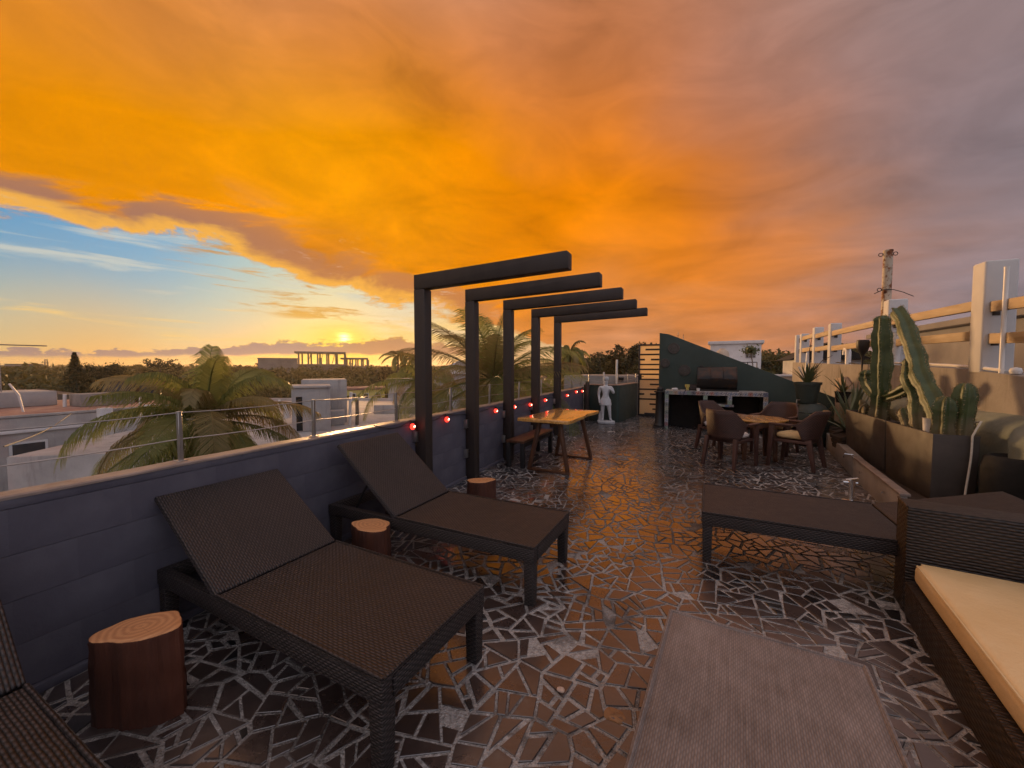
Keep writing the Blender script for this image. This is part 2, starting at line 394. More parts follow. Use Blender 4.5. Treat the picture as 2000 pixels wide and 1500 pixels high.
def m_plaster(b):
    v = tc('Object')
    n = noise(v, 0.9, 8, 0.65)
    col = mixc(ramp(n, [(0.3, 0.0), (0.7, 1.0)]), (0.31, 0.295, 0.29), (0.49, 0.47, 0.455))
    st = smooth(noise(vm('MULTIPLY', v, (2.2, 2.2, 0.25)), 1.3, 7, 0.7), 0.52, 0.74)
    col = mixc(st * 0.5, col, (0.13, 0.12, 0.115))
    pk = smooth(noise(v, 0.35, 5, 0.6), 0.52, 0.68)
    col = mixc(pk * 0.35, col, (0.52, 0.33, 0.29))
    plug(b.inputs['Base Color'], col); b.inputs['Roughness'].default_value = 0.8
    bump(b, noise(v, 14, 7, 0.7), 0.5, 0.02)
pbr('white_plaster', m_plaster)
simple('roof_red', (0.26, 0.13, 0.10), (0.40, 0.25, 0.20), 0.75, 1.6, 0.4, 0.01, 18, detail=8)
simple('pvc', (0.72, 0.70, 0.68), (0.80, 0.78, 0.76), 0.35, 5, 0.0)
simple('timber', (0.40, 0.28, 0.16), (0.58, 0.44, 0.28), 0.55, 3.0, 0.3, 0.004, 30, stretch=(6, 0.7, 6))
def m_rust(b):
    v = tc('Object')
    n = smooth(noise(v, 6.5, 7, 0.7), 0.48, 0.56)
    col = mixc(n, (0.56, 0.47, 0.36), (0.23, 0.075, 0.022))
    col = mixc(smooth(noise(v, 13, 5, 0.6), 0.60, 0.68), col, (0.07, 0.025, 0.012))
    plug(b.inputs['Base Color'], col); b.inputs['Roughness'].default_value = 0.7
    bump(b, n, 0.5, 0.004)
pbr('rust', m_rust)
simple('planter', (0.045, 0.038, 0.034), (0.085, 0.070, 0.060), 0.5, 3, 0.35, 0.004, 70)
simple('soil', (0.030, 0.020, 0.014), (0.075, 0.052, 0.038), 0.95, 14, 0.9, 0.02, 40)
def m_cactus(b):
    v = tc('Object')
    n = noise(v, 7, 6, 0.6); big = noise(v, 2.6, 4, 0.6)
    col = mixc(ramp(n, [(0.3, 0.0), (0.7, 1.0)]), (0.038, 0.066, 0.025), (0.088, 0.122, 0.045))
    col = mixc(smooth(big, 0.56, 0.70) * 0.5, col, (0.22, 0.19, 0.08))
    z_ = sep(v)[2]
    col = mixc(smooth(z_ + (n - 0.5) * 0.5, 1.02, 0.80) * 0.7, col, (0.16, 0.12, 0.07))
    col = mixc(smooth(noise(v, 22, 4, 0.6), 0.64, 0.72) * 0.6, col, (0.20, 0.16, 0.09))
    plug(b.inputs['Base Color'], col); b.inputs['Roughness'].default_value = 0.5
    bump(b, noise(v, 50, 5, 0.6), 0.3, 0.004)
pbr('cactus', m_cactus)
simple('spines', (0.50, 0.42, 0.28), (0.62, 0.52, 0.36), 0.6, 9, 0)
def leafmat(name, c1, c2, trc, scale=3.0, tw=0.35, rough=0.45):
    def f(b):
        v = tc('Object')
        rnd = S(node('ShaderNodeNewGeometry').outputs['Random Per Island'])
        n = noise(v, scale, 4, 0.6)
        col = mixc((n * 0.5 + rnd * 0.5), c1, c2)
        plug(b.inputs['Base Color'], col); b.inputs['Roughness'].default_value = rough
        b.inputs['Specular IOR Level'].default_value = 0.4
        tr = node('ShaderNodeBsdfTranslucent'); plug(tr.inputs[0], trc)
        mx = node('ShaderNodeMixShader'); mx.inputs[0].default_value = tw
        NT.t.links.new(b.outputs[0], mx.inputs[1]); NT.t.links.new(tr.outputs[0], mx.inputs[2])
        NT.t.links.new(mx.outputs[0], NT.t.nodes['Material Output'].inputs[0])
    pbr(name, f)
leafmat('palm_leaf', (0.070, 0.095, 0.026), (0.21, 0.235, 0.080), (0.32, 0.34, 0.10), 1.2, 0.45)
leafmat('palm_leaf_dry', (0.15, 0.12, 0.045), (0.30, 0.24, 0.10), (0.34, 0.26, 0.09), 1.2)
leafmat('aloe', (0.060, 0.085, 0.030), (0.15, 0.17, 0.070), (0.16, 0.18, 0.06), 6.0, 0.15)
leafmat('agave', (0.10, 0.14, 0.085), (0.20, 0.24, 0.15), (0.16, 0.18, 0.09), 6.0, 0.12)
leafmat('foliage', (0.030, 0.042, 0.016), (0.115, 0.115, 0.042), (0.13, 0.12, 0.035), 0.10, 0.25, 0.6)
leafmat('foliage_dark', (0.018, 0.026, 0.014), (0.050, 0.060, 0.026), (0.06, 0.06, 0.02), 0.3, 0.2, 0.6)
simple('trunk', (0.10, 0.080, 0.060), (0.19, 0.155, 0.12), 0.85, 5, 0.7, 0.02, 18, stretch=(1, 1, 3))
simple('coconut', (0.36, 0.17, 0.055), (0.52, 0.27, 0.10), 0.5, 6, 0.2)
simple('ground_green', (0.030, 0.036, 0.016), (0.070, 0.068, 0.032), 0.95, 0.05, 0.3, 0.05, 2)
simple('far_concrete', (0.13, 0.12, 0.115), (0.20, 0.185, 0.175), 0.85, 0.6, 0.2)
simple('grey_render', (0.20, 0.19, 0.195), (0.30, 0.285, 0.285), 0.8, 0.9, 0.4, 0.01, 18, detail=8)
simple('tank_black', (0.015, 0.016, 0.017), (0.028, 0.029, 0.030), 0.45, 3, 0.1)
simple('tank_cream', (0.50, 0.40, 0.30), (0.60, 0.49, 0.38), 0.5, 3, 0.1)
simple('glass_dark', (0.03, 0.033, 0.04), (0.05, 0.052, 0.06), 0.08, 3, 0.0, spec=0.9)
simple('rope', (0.55, 0.50, 0.42), (0.70, 0.64, 0.55), 0.8, 30, 0.5, 0.004, 120)
simple('yellow', (0.62, 0.48, 0.10), (0.74, 0.62, 0.22), 0.5, 12, 0.1)
simple('shell_pink', (0.62, 0.42, 0.32), (0.74, 0.55, 0.44), 0.5, 30, 0.4)
simple('ochre_rock', (0.28, 0.14, 0.06), (0.42, 0.23, 0.11), 0.6, 12, 0.4)
simple('dark_cloth', (0.030, 0.024, 0.024), (0.06, 0.048, 0.045), 0.85, 10, 0.5, 0.01, 20)
simple('crate_wood', (0.040, 0.028, 0.020), (0.085, 0.058, 0.040), 0.7, 6, 0.4, 0.005, 40)
def m_bulb(b):
    b.inputs['Base Color'].default_value = (0.5, 0.02, 0.01, 1)
    b.inputs['Roughness'].default_value = 0.1
    b.inputs['Emission Color'].default_value = (1.0, 0.035, 0.02, 1)
    b.inputs['Emission Strength'].default_value = 2.6
pbr('bulb_red', m_bulb)
def m_fil(b):
    b.inputs['Emission Color'].default_value = (1.0, 0.42, 0.25, 1); b.inputs['Emission Strength'].default_value = 14.0
pbr('filament', m_fil)
M = MATS

# ------------------------------------------------------------------ mesh helpers
def add_uv(me):
    """box-projected UVs in metres"""
    n = len(me.loops)
    if n == 0: return
    uv = me.uv_layers.new(name='uv')
    vc = np.empty(len(me.vertices) * 3, np.float32); me.vertices.foreach_get('co', vc); vc = vc.reshape(-1, 3)
    li = np.empty(n, np.int32); me.loops.foreach_get('vertex_index', li)
    pn = np.empty(len(me.polygons) * 3, np.float32); me.polygons.foreach_get('normal', pn); pn = np.abs(pn.reshape(-1, 3))
    lt = np.empty(len(me.polygons), np.int32); me.polygons.foreach_get('loop_total', lt)
    ax = np.repeat(np.argmax(pn * np.array([1, 1, 1.2]), axis=1), lt)
    co = vc[li]
    u = np.where(ax == 0, co[:, 1], co[:, 0]); v = np.where(ax == 2, co[:, 1], co[:, 2])
    uv.data.foreach_set('uv', np.stack([u, v], 1).astype(np.float32).ravel())
class MB:
    def __init__(s): s.v = []; s.f = []
    def add(s, vs, fs, mtx=None):
        o = len(s.v)
        s.v += [tuple(mtx @ Vector(p)) if mtx else tuple(p) for p in vs]
        s.f += [tuple(i + o for i in f) for f in fs]
        return s
    def box(s, x0, x1, y0, y1, z0, z1, mtx=None):
        vs = [(x, y, z) for z in (z0, z1) for y in (y0, y1) for x in (x0, x1)]
        return s.add(vs, [(0, 2, 3, 1), (4, 5, 7, 6), (0, 1, 5, 4), (2, 6, 7, 3), (0, 4, 6, 2), (1, 3, 7, 5)], mtx)
    def frustum(s, p0, p1, w0, w1, up=(0, 0, 1)):
        """square bar from p0 to p1, widths (a,b) at either end"""
        p0 = Vector(p0); p1 = Vector(p1); d = (p1 - p0).normalized()
        a = d.cross(Vector((0, 1, 0)) if abs(d.y) < 0.9 else Vector((1, 0, 0))).normalized(); b = d.cross(a)
        if not isinstance(w0, tuple): w0 = (w0, w0)
        if not isinstance(w1, tuple): w1 = (w1, w1)
        vs = []
        for p, w in ((p0, w0), (p1, w1)):
            for i, j in ((-1, -1), (1, -1), (1, 1), (-1, 1)): vs.append(p + a * (i * w[0] / 2) + b * (j * w[1] / 2))
        return s.add(vs, [(3, 2, 1, 0), (4, 5, 6, 7), (0, 1, 5, 4), (1, 2, 6, 5), (2, 3, 7, 6), (3, 0, 4, 7)])
    def tube(s, pts, rad, n=8, cap=True, ribs=0, rib_d=0.25, flat=1.0):
        pts = [Vector(p) for p in pts]
        if not isinstance(rad, (list, tuple)): rad = [rad] * len(pts)
        o = len(s.v); k = len(pts); ref = None
        for i, p in enumerate(pts):
            d = (pts[min(i + 1, k - 1)] - pts[max(i - 1, 0)]).normalized()
            if ref is None: ref = Vector((1, 0, 0)) if abs(d.x) < 0.8 else Vector((0, 1, 0))
            a = (ref - d * ref.dot(d)).normalized(); b = d.cross(a); ref = a
            for j in range(n):
                t = 2 * pi * j / n
                r = rad[i]
                if ribs: r *= 1 - rib_d * (0.5 - 0.5 * cos(ribs * t)) ** 0.7
                s.v.append(tuple(p + a * (r * cos(t)) + b * (r * sin(t) * flat)))
        for i in range(k - 1):
            for j in range(n):
                q = (j + 1) % n
                s.f.append((o + i * n + j, o + i * n + q, o + (i + 1) * n + q, o + (i + 1) * n + j))
        if cap:
            s.f.append(tuple(o + j for j in reversed(range(n)))); s.f.append(tuple(o + (k - 1) * n + j for j in range(n)))
        return s
    def lathe(s, prof, c=(0, 0, 0), n=24, sx=1.0, sy=1.0, cap=True):
        o = len(s.v)
        for r, z in prof:
            for j in range(n):
                t = 2 * pi * j / n
                s.v.append((c[0] + r * cos(t) * sx, c[1] + r * sin(t) * sy, c[2] + z))
        for i in range(len(prof) - 1):
            for j in range(n):
                q = (j + 1) % n
                s.f.append((o + i * n + j, o + i * n + q, o + (i + 1) * n + q, o + (i + 1) * n + j))
        if cap:
            s.f.append(tuple(o + j for j in reversed(range(n)))); s.f.append(tuple(o + (len(prof) - 1) * n + j for j in range(n)))
        return s
    def prism(s, poly, a0, a1, axis='z'):
        n = len(poly)
        def P(p, a):
            return {'z': (p[0], p[1], a), 'y': (p[0], a, p[1]), 'x': (a, p[0], p[1])}[axis]
        vs = [P(p, a0) for p in poly] + [P(p, a1) for p in poly]
        return s.add(vs, [tuple(reversed(range(n))), tuple(range(n, 2 * n))] + [(i, (i + 1) % n, n + (i + 1) % n, n + i) for i in range(n)])
    def build(s, name, mat, parent=None, loc=None, rot=None, bevel=0.0, seg=2, smooth_=None, kind=None, fix=True):
        me = bpy.data.meshes.new(name)
        me.from_pydata(s.v, [], s.f)
        if fix or bevel:
            bm = bmesh.new(); bm.from_mesh(me)
            if fix: bmesh.ops.recalc_face_normals(bm, faces=bm.faces)
            if bevel:
                bmesh.ops.bevel(bm, geom=[e for e in bm.edges if e.is_manifold and e.calc_face_angle(0) > 0.5], offset=bevel, segments=seg, profile=0.5, affect='EDGES', clamp_overlap=True)
            bm.to_mesh(me); bm.free()
        if smooth_ is None: smooth_ = bevel > 0
        if smooth_:
            me.polygons.foreach_set('use_smooth', [True] * len(me.polygons))
            me.set_sharp_from_angle(angle=R(smooth_ if smooth_ is not True else 42))
        me.update(); add_uv(me)
        me.materials.append(M[mat])
        o = bpy.data.objects.new(name, me); C.objects.link(o)
        if parent: o.parent = parent
        if loc: o.location = loc
        if rot: o.rotation_euler = rot
        if kind: o['kind'] = kind
        return o
def tag(o, label, cat, group=None):
    o['label'] = label; o['category'] = cat
    if group: o['group'] = group
    return o
def thing(name, label, cat, loc=(0, 0, 0), rz=0.0, group=None):
    o = bpy.data.objects.new(name, None); o.empty_display_size = 0.1; C.objects.link(o)
    o.location = loc; o.rotation_euler = (0, 0, rz)
    return tag(o, label, cat, group)
def struct(o, label=None):
    o['kind'] = 'structure'
    if label: o['label'] = label
    return o
def dup(root, loc, rz, label, group=None):
    kids = {}
    for o in C.objects:
        if o.parent: kids.setdefault(o.parent.name, []).append(o)
    def cp(o, par):
        c = o.copy(); C.objects.link(c); c.parent = par
        for k in kids.get(o.name, []): cp(k, c)
        return c
    r = cp(root, None); r.location = loc; r.rotation_euler = (0, 0, rz); r['label'] = label
    if group: r['group'] = group
    return r
def share(o, parent, loc=None, rot=None, scale=None):
    c = o.copy(); C.objects.link(c); c.parent = parent
    if loc: c.location = loc
    if rot: c.rotation_euler = rot
    if scale: c.scale = scale
    return c
def np_quads(name, quads, mat, parent=None, smooth_=False):
    """quads: (n,4,3) array -> one mesh"""
    n = len(quads)
    me = bpy.data.meshes.new(name)
    me.vertices.add(n * 4); me.vertices.foreach_set('co', quads.astype(np.float32).ravel())
    me.loops.add(n * 4); me.loops.foreach_set('vertex_index', np.arange(n * 4, dtype=np.int32))
    me.polygons.add(n); me.polygons.foreach_set('loop_start', np.arange(0, n * 4, 4, dtype=np.int32))
    me.update(calc_edges=True); me.materials.append(M[mat])
    o = bpy.data.objects.new(name, me); C.objects.link(o)
    if parent: o.parent = parent
    return o
def leaf_cloud(centres, size, flat=0.0):
    """one diamond leaf per centre, random orientation"""
    n = len(centres)
    a = np.random.normal(size=(n, 3)); a[:, 2] *= (1 - flat); a /= np.linalg.norm(a, axis=1)[:, None]
    b = np.random.normal(size=(n, 3)); b -= a * np.sum(a * b, 1)[:, None]; b /= np.linalg.norm(b, axis=1)[:, None]
    sz = (size * np.random.uniform(0.6, 1.4, n))[:, None]
    return np.stack([centres - a * sz, centres + b * sz * 0.45, centres + a * sz, centres - b * sz * 0.45], 1)

# ================================================================== THE TERRACE
WX = -2.62          # inner face of the street-side parapet
WTOP = 0.892
# ---- floor slab with crazy paving
slab = MB().box(-2.80, 3.3, -2.5, 15.0, -0.35, 0.0).build('floor', 'mortar')
struct(slab, 'terrace floor of crazy paving in pale mortar')

def clip(poly, nx, ny, c):
    out = []
    for i in range(len(poly)):
        p = poly[i]; q = poly[(i + 1) % len(poly)]
        a = nx * p[0] + ny * p[1] - c; b = nx * q[0] + ny * q[1] - c
        if a <= 0: out.append(p)
        if a * b < 0:
            t = a / (a - b); out.append((p[0] + (q[0] - p[0]) * t, p[1] + (q[1] - p[1]) * t))
    return out
def area(p):
    return 0.5 * sum(p[i][0] * p[(i + 1) % len(p)][1] - p[(i + 1) % len(p)][0] * p[i][1] for i in range(len(p)))
def inset(poly, g):
    out = list(poly); n = len(poly)
    for i in range(n):
        p = poly[i]; q = poly[(i + 1) % n]
        ex, ey = q[0] - p[0], q[1] - p[1]; L = math.hypot(ex, ey)
        if L < 1e-6: continue
        nx, ny = ey / L, -ex / L
        out = clip(out, nx, ny, nx * p[0] + ny * p[1] - g)
        if len(out) < 3: return []
    return out
rng = random.Random(11)
FX0, FX1, FY0, FY1 = -2.60, 2.75, -0.6, 12.4
step = 0.25
seeds = {}
ix = int((FX1 - FX0) / step) + 2; iy = int((FY1 - FY0) / step) + 2
for i in range(-1, ix):
    for j in range(-1, iy):
        seeds[i, j] = (FX0 + (i + rng.uniform(0.02, 0.98)) * step, FY0 + (j + rng.uniform(0.02, 0.98)) * step)
polys = []
for (i, j), p in seeds.items():
    poly = [(FX0, FY0), (FX1, FY0), (FX1, FY1), (FX0, FY1)]
    for a in (-2, -1, 0, 1, 2):
        for b in (-2, -1, 0, 1, 2):
            q = seeds.get((i + a, j + b))
            if q is None or (a == 0 and b == 0): continue
            nx, ny = q[0] - p[0], q[1] - p[1]
            c = nx * (p[0] + q[0]) / 2 + ny * (p[1] + q[1]) / 2
            poly = clip(poly, nx, ny, c)
            if len(poly) < 3: break
        if len(poly) < 3: break
    if len(poly) < 3: continue
    parts = []; todo = [poly]
    while todo:
        big = todo.pop(); A_ = area(big)
        if A_ < rng.uniform(0.005, 0.020) or len(parts) > 14: parts.append(big); continue
        # cut across the longest direction, off centre, at a slanting angle
        cx = sum(v[0] for v in big) / len(big); cy = sum(v[1] for v in big) / len(big)
        e_ = max(((big[k], big[k - 1]) for k in range(len(big))), key=lambda e: math.hypot(e[0][0] - e[1][0], e[0][1] - e[1][1]))
        t = math.atan2(e_[0][1] - e_[1][1], e_[0][0] - e_[1][0]) + rng.gauss(0, 0.42)
        nx, ny = cos(t), sin(t); c = nx * cx + ny * cy + rng.gauss(0, 0.10) * math.sqrt(A_)
        for sgn in (1, -1):
            h = clip(big, nx * sgn, ny * sgn, c * sgn)
            if len(h) >= 3: todo.append(h)
    for q in parts:
        if area(q) < 0.0016 or rng.random() < 0.012: continue
        g = rng.uniform(0.0045, 0.009) if rng.random() < 0.7 else rng.uniform(0.009, 0.015)
        px_, py_ = q[0]; g *= 1.0 + 0.3 * sin(px_ * 2.3 + 1.1) * sin(py_ * 1.7 + 0.4)
        per = sum(math.hypot(q[k][0] - q[k - 1][0], q[k][1] - q[k - 1][1]) for k in range(len(q)))
        if 12.57 * area(q) / per ** 2 < 0.30: continue
        q2 = inset(q, g)
        # broken slabs rarely have more than five corners: drop very short edges
        q2 = [q2[k] for k in range(len(q2)) if math.hypot(q2[k][0] - q2[k - 1][0], q2[k][1] - q2[k - 1][1]) > 0.012]
        if len(q2) >= 3 and area(q2) > 0.0008: polys.append(q2)
def stone_mb(mb, poly, cx, cy):
    z = rng.uniform(0.003, 0.007); tx, ty = rng.gauss(0, 0.011), rng.gauss(0, 0.011)
    top = inset(poly, 0.0022)
    if len(top) != len(poly): top = [(cx + (x - cx) * 0.95, cy + (y - cy) * 0.95) for x, y in poly]
    n = len(poly)
    vs = [(x, y, -0.01) for x, y in poly] + [(x, y, z - 0.0022 + (x - cx) * tx + (y - cy) * ty) for x, y in poly] + [(x, y, z + (x - cx) * tx + (y - cy) * ty) for x, y in top]
    fs = [tuple(range(2 * n, 3 * n))]
    for k in range(2):
        fs += [(k * n + i, k * n + (i + 1) % n, (k + 1) * n + (i + 1) % n, (k + 1) * n + i) for i in range(n)]
    mb.add(vs, fs)
fwd = (-sin(R(CAM_YAW)), cos(R(CAM_YAW))); rgt = (cos(R(CAM_YAW)), sin(R(CAM_YAW)))
covers = [(-2.5, -0.93, 1.05, 1.72), (-2.5, -0.8, 2.15, 2.84), (-2.5, -0.9, -0.2, 0.5), (-0.1, 0.6, -0.2, 1.8), (0.1, 2.0, 3.0, 3.9)]
ranked = []
for p in polys:
    cx = sum(v[0] for v in p) / len(p); cy = sum(v[1] for v in p) / len(p)
    dep = cx * fwd[0] + cy * fwd[1]; lat = cx * rgt[0] + cy * rgt[1]
    sc = 0
    if dep > 1.30 and abs(lat) < dep * 1.3:
        k = 1 - 0.37 / CAM_H; hx, hy = cx * k, cy * k
        hid = any(a < hx < b and c < hy < d for a, b, c, d in covers) or (cx > 1.05 and 1.5 < cy < 3.2) or cx > 2.0
        if not hid: sc = area(p) / dep ** 3
    ranked.append((sc, p, cx, cy))
ranked.sort(key=lambda t: -t[0])
rest = MB()
for k, (sc, p, cx, cy) in enumerate(ranked):
    if k < 300 and sc > 0:
        mb = MB(); stone_mb(mb, [(x - cx, y - cy) for x, y in p], 0, 0)
        mb.build('paving_stone', 'stone', slab, loc=(cx, cy, 0), fix=False)
    else: stone_mb(rest, p, cx, cy)
rest.build('paving_stones', 'stone', slab, kind='stuff', fix=False)

# ---- street-side parapet: painted concrete blocks, plaster band, bright coping
par = MB().box(WX - 0.105, WX - 0.008, -2.4, 10.42, -3.0, WTOP - 0.002).build('parapet_wall', 'wall_paint')
tag(par, 'dark grey painted block parapet running along the street side under the cable railing', 'wall')
blk = None
for row in range(4):
    z0 = 0.045 + 0.2 * row
    y = -1.2 + (0.2 if row % 2 else 0)
    while y < 10.2:
        if blk is None:
            blk = MB().prism([(-0.03, 0.0006), (-0.0012, 0.0006), (0.0, 0.0022), (0.0, 0.1974), (-0.0012, 0.1990), (-0.03, 0.1990)], 0.0002, 0.3998, 'y').build('block', 'wall_paint', par, loc=(WX, y, z0))
        else: share(blk, par, (WX + rng.uniform(-0.0008, 0.0004), y, z0))
        y += 0.4
MB().box(WX - 0.05, WX + 0.001, -1.2, 10.42, 0.8455, WTOP - 0.004).build('plaster_band', 'wall_paint', par, bevel=0.004)
MB().box(WX - 0.05, WX + 0.022, -1.2, 10.2, 0.0, 0.042).build('skirting', 'wall_paint', par, bevel=0.006)
cop = MB(); n = 60; vs = []
for k in range(n + 1):
    y = -2.4 + 12.82 * k / n; e = 0.0025 * sin(k * 1.7) + 0.0015 * sin(k * 3.9); zt = WTOP + 0.010 + 0.002 * sin(k * 2.3) + (0.006 * abs(sin(k * 1.9)) if y > 7.5 else 0)
    vs += [(WX - 0.112, y, WTOP - 0.006), (WX - 0.112, y, zt), (WX - 0.004 + e, y, zt), (WX + 0.006 + e, y, zt - 0.006), (WX + 0.006 + e, y, WTOP - 0.006)]
fs = [(k * 5 + i, k * 5 + (i + 1) % 5, (k + 1) * 5 + (i + 1) % 5, (k + 1) * 5 + i) for k in range(n) for i in range(5)] + [(4, 3, 2, 1, 0), tuple(n * 5 + i for i in range(5))]
cop.add(vs, fs).build('coping', 'coping_stone', par)
# ---- return of the parapet and the green-grey wall to the gate
ret = MB().prism([(WX, 10.42), (-1.72, 10.30), (-1.66, 10.34), (-1.42, 12.15), (-1.55, 12.15), (-1.80, 10.46), (WX, 10.58)], -0.3, 0.955).build('return_wall', 'green_paint', bevel=0.01)
tag(ret, 'dark grey green plastered wall turning towards the gate behind the statue', 'wall')
MB().prism([(WX, 10.40), (-1.72, 10.28), (-1.64, 10.33), (-1.40, 12.15), (-1.57, 12.15), (-1.82, 10.48), (WX, 10.60)], 0.957, 0.98).build('coping', 'coping_stone', ret, bevel=0.004)
post_b = MB().box(-2.53, -2.44, 10.24, 10.33, 0.0, 1.06).build('corner_post', 'pergola_paint', bevel=0.006)
tag(post_b, 'short dark brown post at the parapet corner beside the statue', 'post')

# ---- cable railing on the parapet
rail = thing('cable_railing', 'slim steel railing with two cables standing on the street-side parapet', 'railing', (WX - 0.07, 0, WTOP + 0.01))
rp = None
ys = [0.31, 1.255, 2.14, 3.09, 4.07, 5.1, 6.18, 7.3, 8.4, 9.5, 10.38]
for y in ys:
    if rp is None:
        rp = MB().box(-0.013, 0.013, -0.010, 0.010, 0, 0.290).box(-0.028, 0.028, -0.024, 0.024, 0, 0.006).build('post', 'steel', rail, loc=(0, y, 0), bevel=0.002, seg=1)
    else: share(rp, rail, (0, y, 0), (0, rng.gauss(0, 0.012), 0))
for z in (0.282, 0.128):
    pts = []
    yy = [-1.5] + ys
    for a, b in zip(yy[:-1], yy[1:]):
        for k in range(4):
            t = k / 4; pts.append((0, a + (b - a) * t, z - 0.010 * 4 * t * (1 - t)))
    pts.append((0, 10.35, z))
    MB().tube(pts, 0.0034, 6).build('cable', 'steel', rail, smooth_=True)
rail2 = thing('wire_railing', 'low wire railing with thin posts on the wall between statue and gate', 'railing', (-1.72, 10.36, 0.98))
for k, (x, y) in enumerate([(-0.78, 0.10), (0.0, 0.02), (0.13, 0.9), (0.24, 1.7)]):
    MB().tube([(x, y, 0), (x + 0.01, y, 0.27)], 0.013, 6).build('post', 'steel', rail2, smooth_=True)
for z in (0.25, 0.10):
    MB().tube([(-0.78, 0.10, z), (-0.4, 0.05, z - 0.03), (0, 0.02, z), (0.13, 0.9, z), (0.24, 1.7, z + 0.01)], 0.0045, 5).build('cable', 'steel', rail2, smooth_=True)
pv = MB().tube([(0, 0, 0), (0, 0, 0.42), (0.005, 0, 0.70)], 0.03, 10).build('vent_pipe', 'pvc', loc=(-1.95, 11.6, 0.95), smooth_=True)
tag(pv, 'tall white vent pipe standing behind the wall near the statue', 'pipe')
pv = MB().tube([(0, 0, 0), (0, 0, 0.55)], 0.022, 10).build('vent_pipe', 'pvc', loc=(-2.15, 10.75, 0.75), smooth_=True)
tag(pv, "short white pipe end showing just above the statue's head", 'pipe')
hut = MB().prism([(-3.6, 11.8), (-1.5, 12.6), (-1.5, 14.2), (-3.6, 14.2)], -2, 1.17).build('shed_roof', 'concrete', bevel=0.02)
tag(hut, 'low grey shed roof beyond the wall behind the statue', 'shed')
MB().box(-2.0, -1.85, 12.1, 12.3, 1.0, 1.12).build('vent_opening', 'soot', hut)

# ---- pergola: five separate L-shaped frames
PY = [3.352, 4.363, 5.467, 6.622, 7.90]
LEN = [1.65, 1.71, 1.77, 1.81, 1.85]
HGT = [2.393, 2.424, 2.456, 2.476, 2.512]
names = ['nearest dark L-shaped pergola frame rising behind the reclining loungers', 'second dark L-shaped pergola frame, just before the end of the wooden table', 'third dark L-shaped pergola frame, rising behind the black bench', 'fourth dark L-shaped pergola frame, between bench and middle of the wooden table', 'farthest dark L-shaped pergola frame, the one nearest the statue']
for k in range(5):
    t = thing('pergola_frame', names[k], 'pergola', (WX + 0.005, PY[k], 0), R(-1.0), 'row of pergola frames on the parapet')
    h = HGT[k]; w = 0.135
    MB().box(0, w, -0.06, 0.06, 0, h - 0.151).build('post', 'pergola_paint', t, bevel=0.006)
    rise = 0.045 * LEN[k] / 1.6
    b = MB(); L = LEN[k]
    b.prism([(0.0, h - 0.15), (L, h - 0.15 + rise), (L, h + rise - 0.012), (L - 0.012, h + rise), (0, h)], -0.058, 0.058, 'y').build('beam', 'pergola_paint', t, bevel=0.005)
    for z in (0.72, 0.34):
        MB().box(-0.004, 0.045, -0.105, -0.062, z - 0.055, z + 0.055).build('bracket', 'steel', t, bevel=0.004)

# ---- string of red bulbs
bulbs = [(3.20, 0.84), (3.82, 0.837), (5.08, 0.81), (5.735, 0.806), (6.43, 0.78), (7.22, 0.796), (8.71, 0.79), (9.5, 0.825), (10.1, 0.81)]
sl = thing('string_light', 'string of glowing red bulbs draped along the top of the grey parapet', 'string light', (WX + 0.045, 0, 0))
pts = []
prev = (2.7, 0.915)
for (y, z) in bulbs + [(10.2, 0.9)]:
    for k in range(6):
        t = k / 6; pts.append((-0.035 + 0.02 * sin(t * pi), prev[0] + (y - prev[0]) * t, prev[1] + (z + 0.058 - prev[1]) * t - 0.05 * sin(t * pi)))
    prev = (y, z + 0.058)
pts.append((-0.035, *prev))
MB().tube(pts, 0.0045, 5).build('cord', 'cable_black', sl, smooth_=True)
for i, (y, z) in enumerate(bulbs):
    b = MB().lathe([(0.0, -0.040), (0.016, -0.037), (0.027, -0.022), (0.031, -0.003), (0.026, 0.016), (0.015, 0.030), (0.012, 0.034)], n=14).build('bulb', 'bulb_red', sl, loc=(0, y, z), rot=(rng.uniform(-0.2, 0.2), rng.uniform(-0.3, 0.1), 0), smooth_=True)
    b.scale = (0.86, 0.86, 0.86)
    MB().lathe([(0.014, 0.030), (0.018, 0.034), (0.018, 0.062), (0.008, 0.07)], n=12).build('socket', 'cable_black', b, smooth_=True)
    MB().tube([(0.029, -0.012, -0.014), (0.033, 0.0, 0.004), (0.029, 0.010, -0.012)], 0.0045, 5).build('filament', 'filament', b)

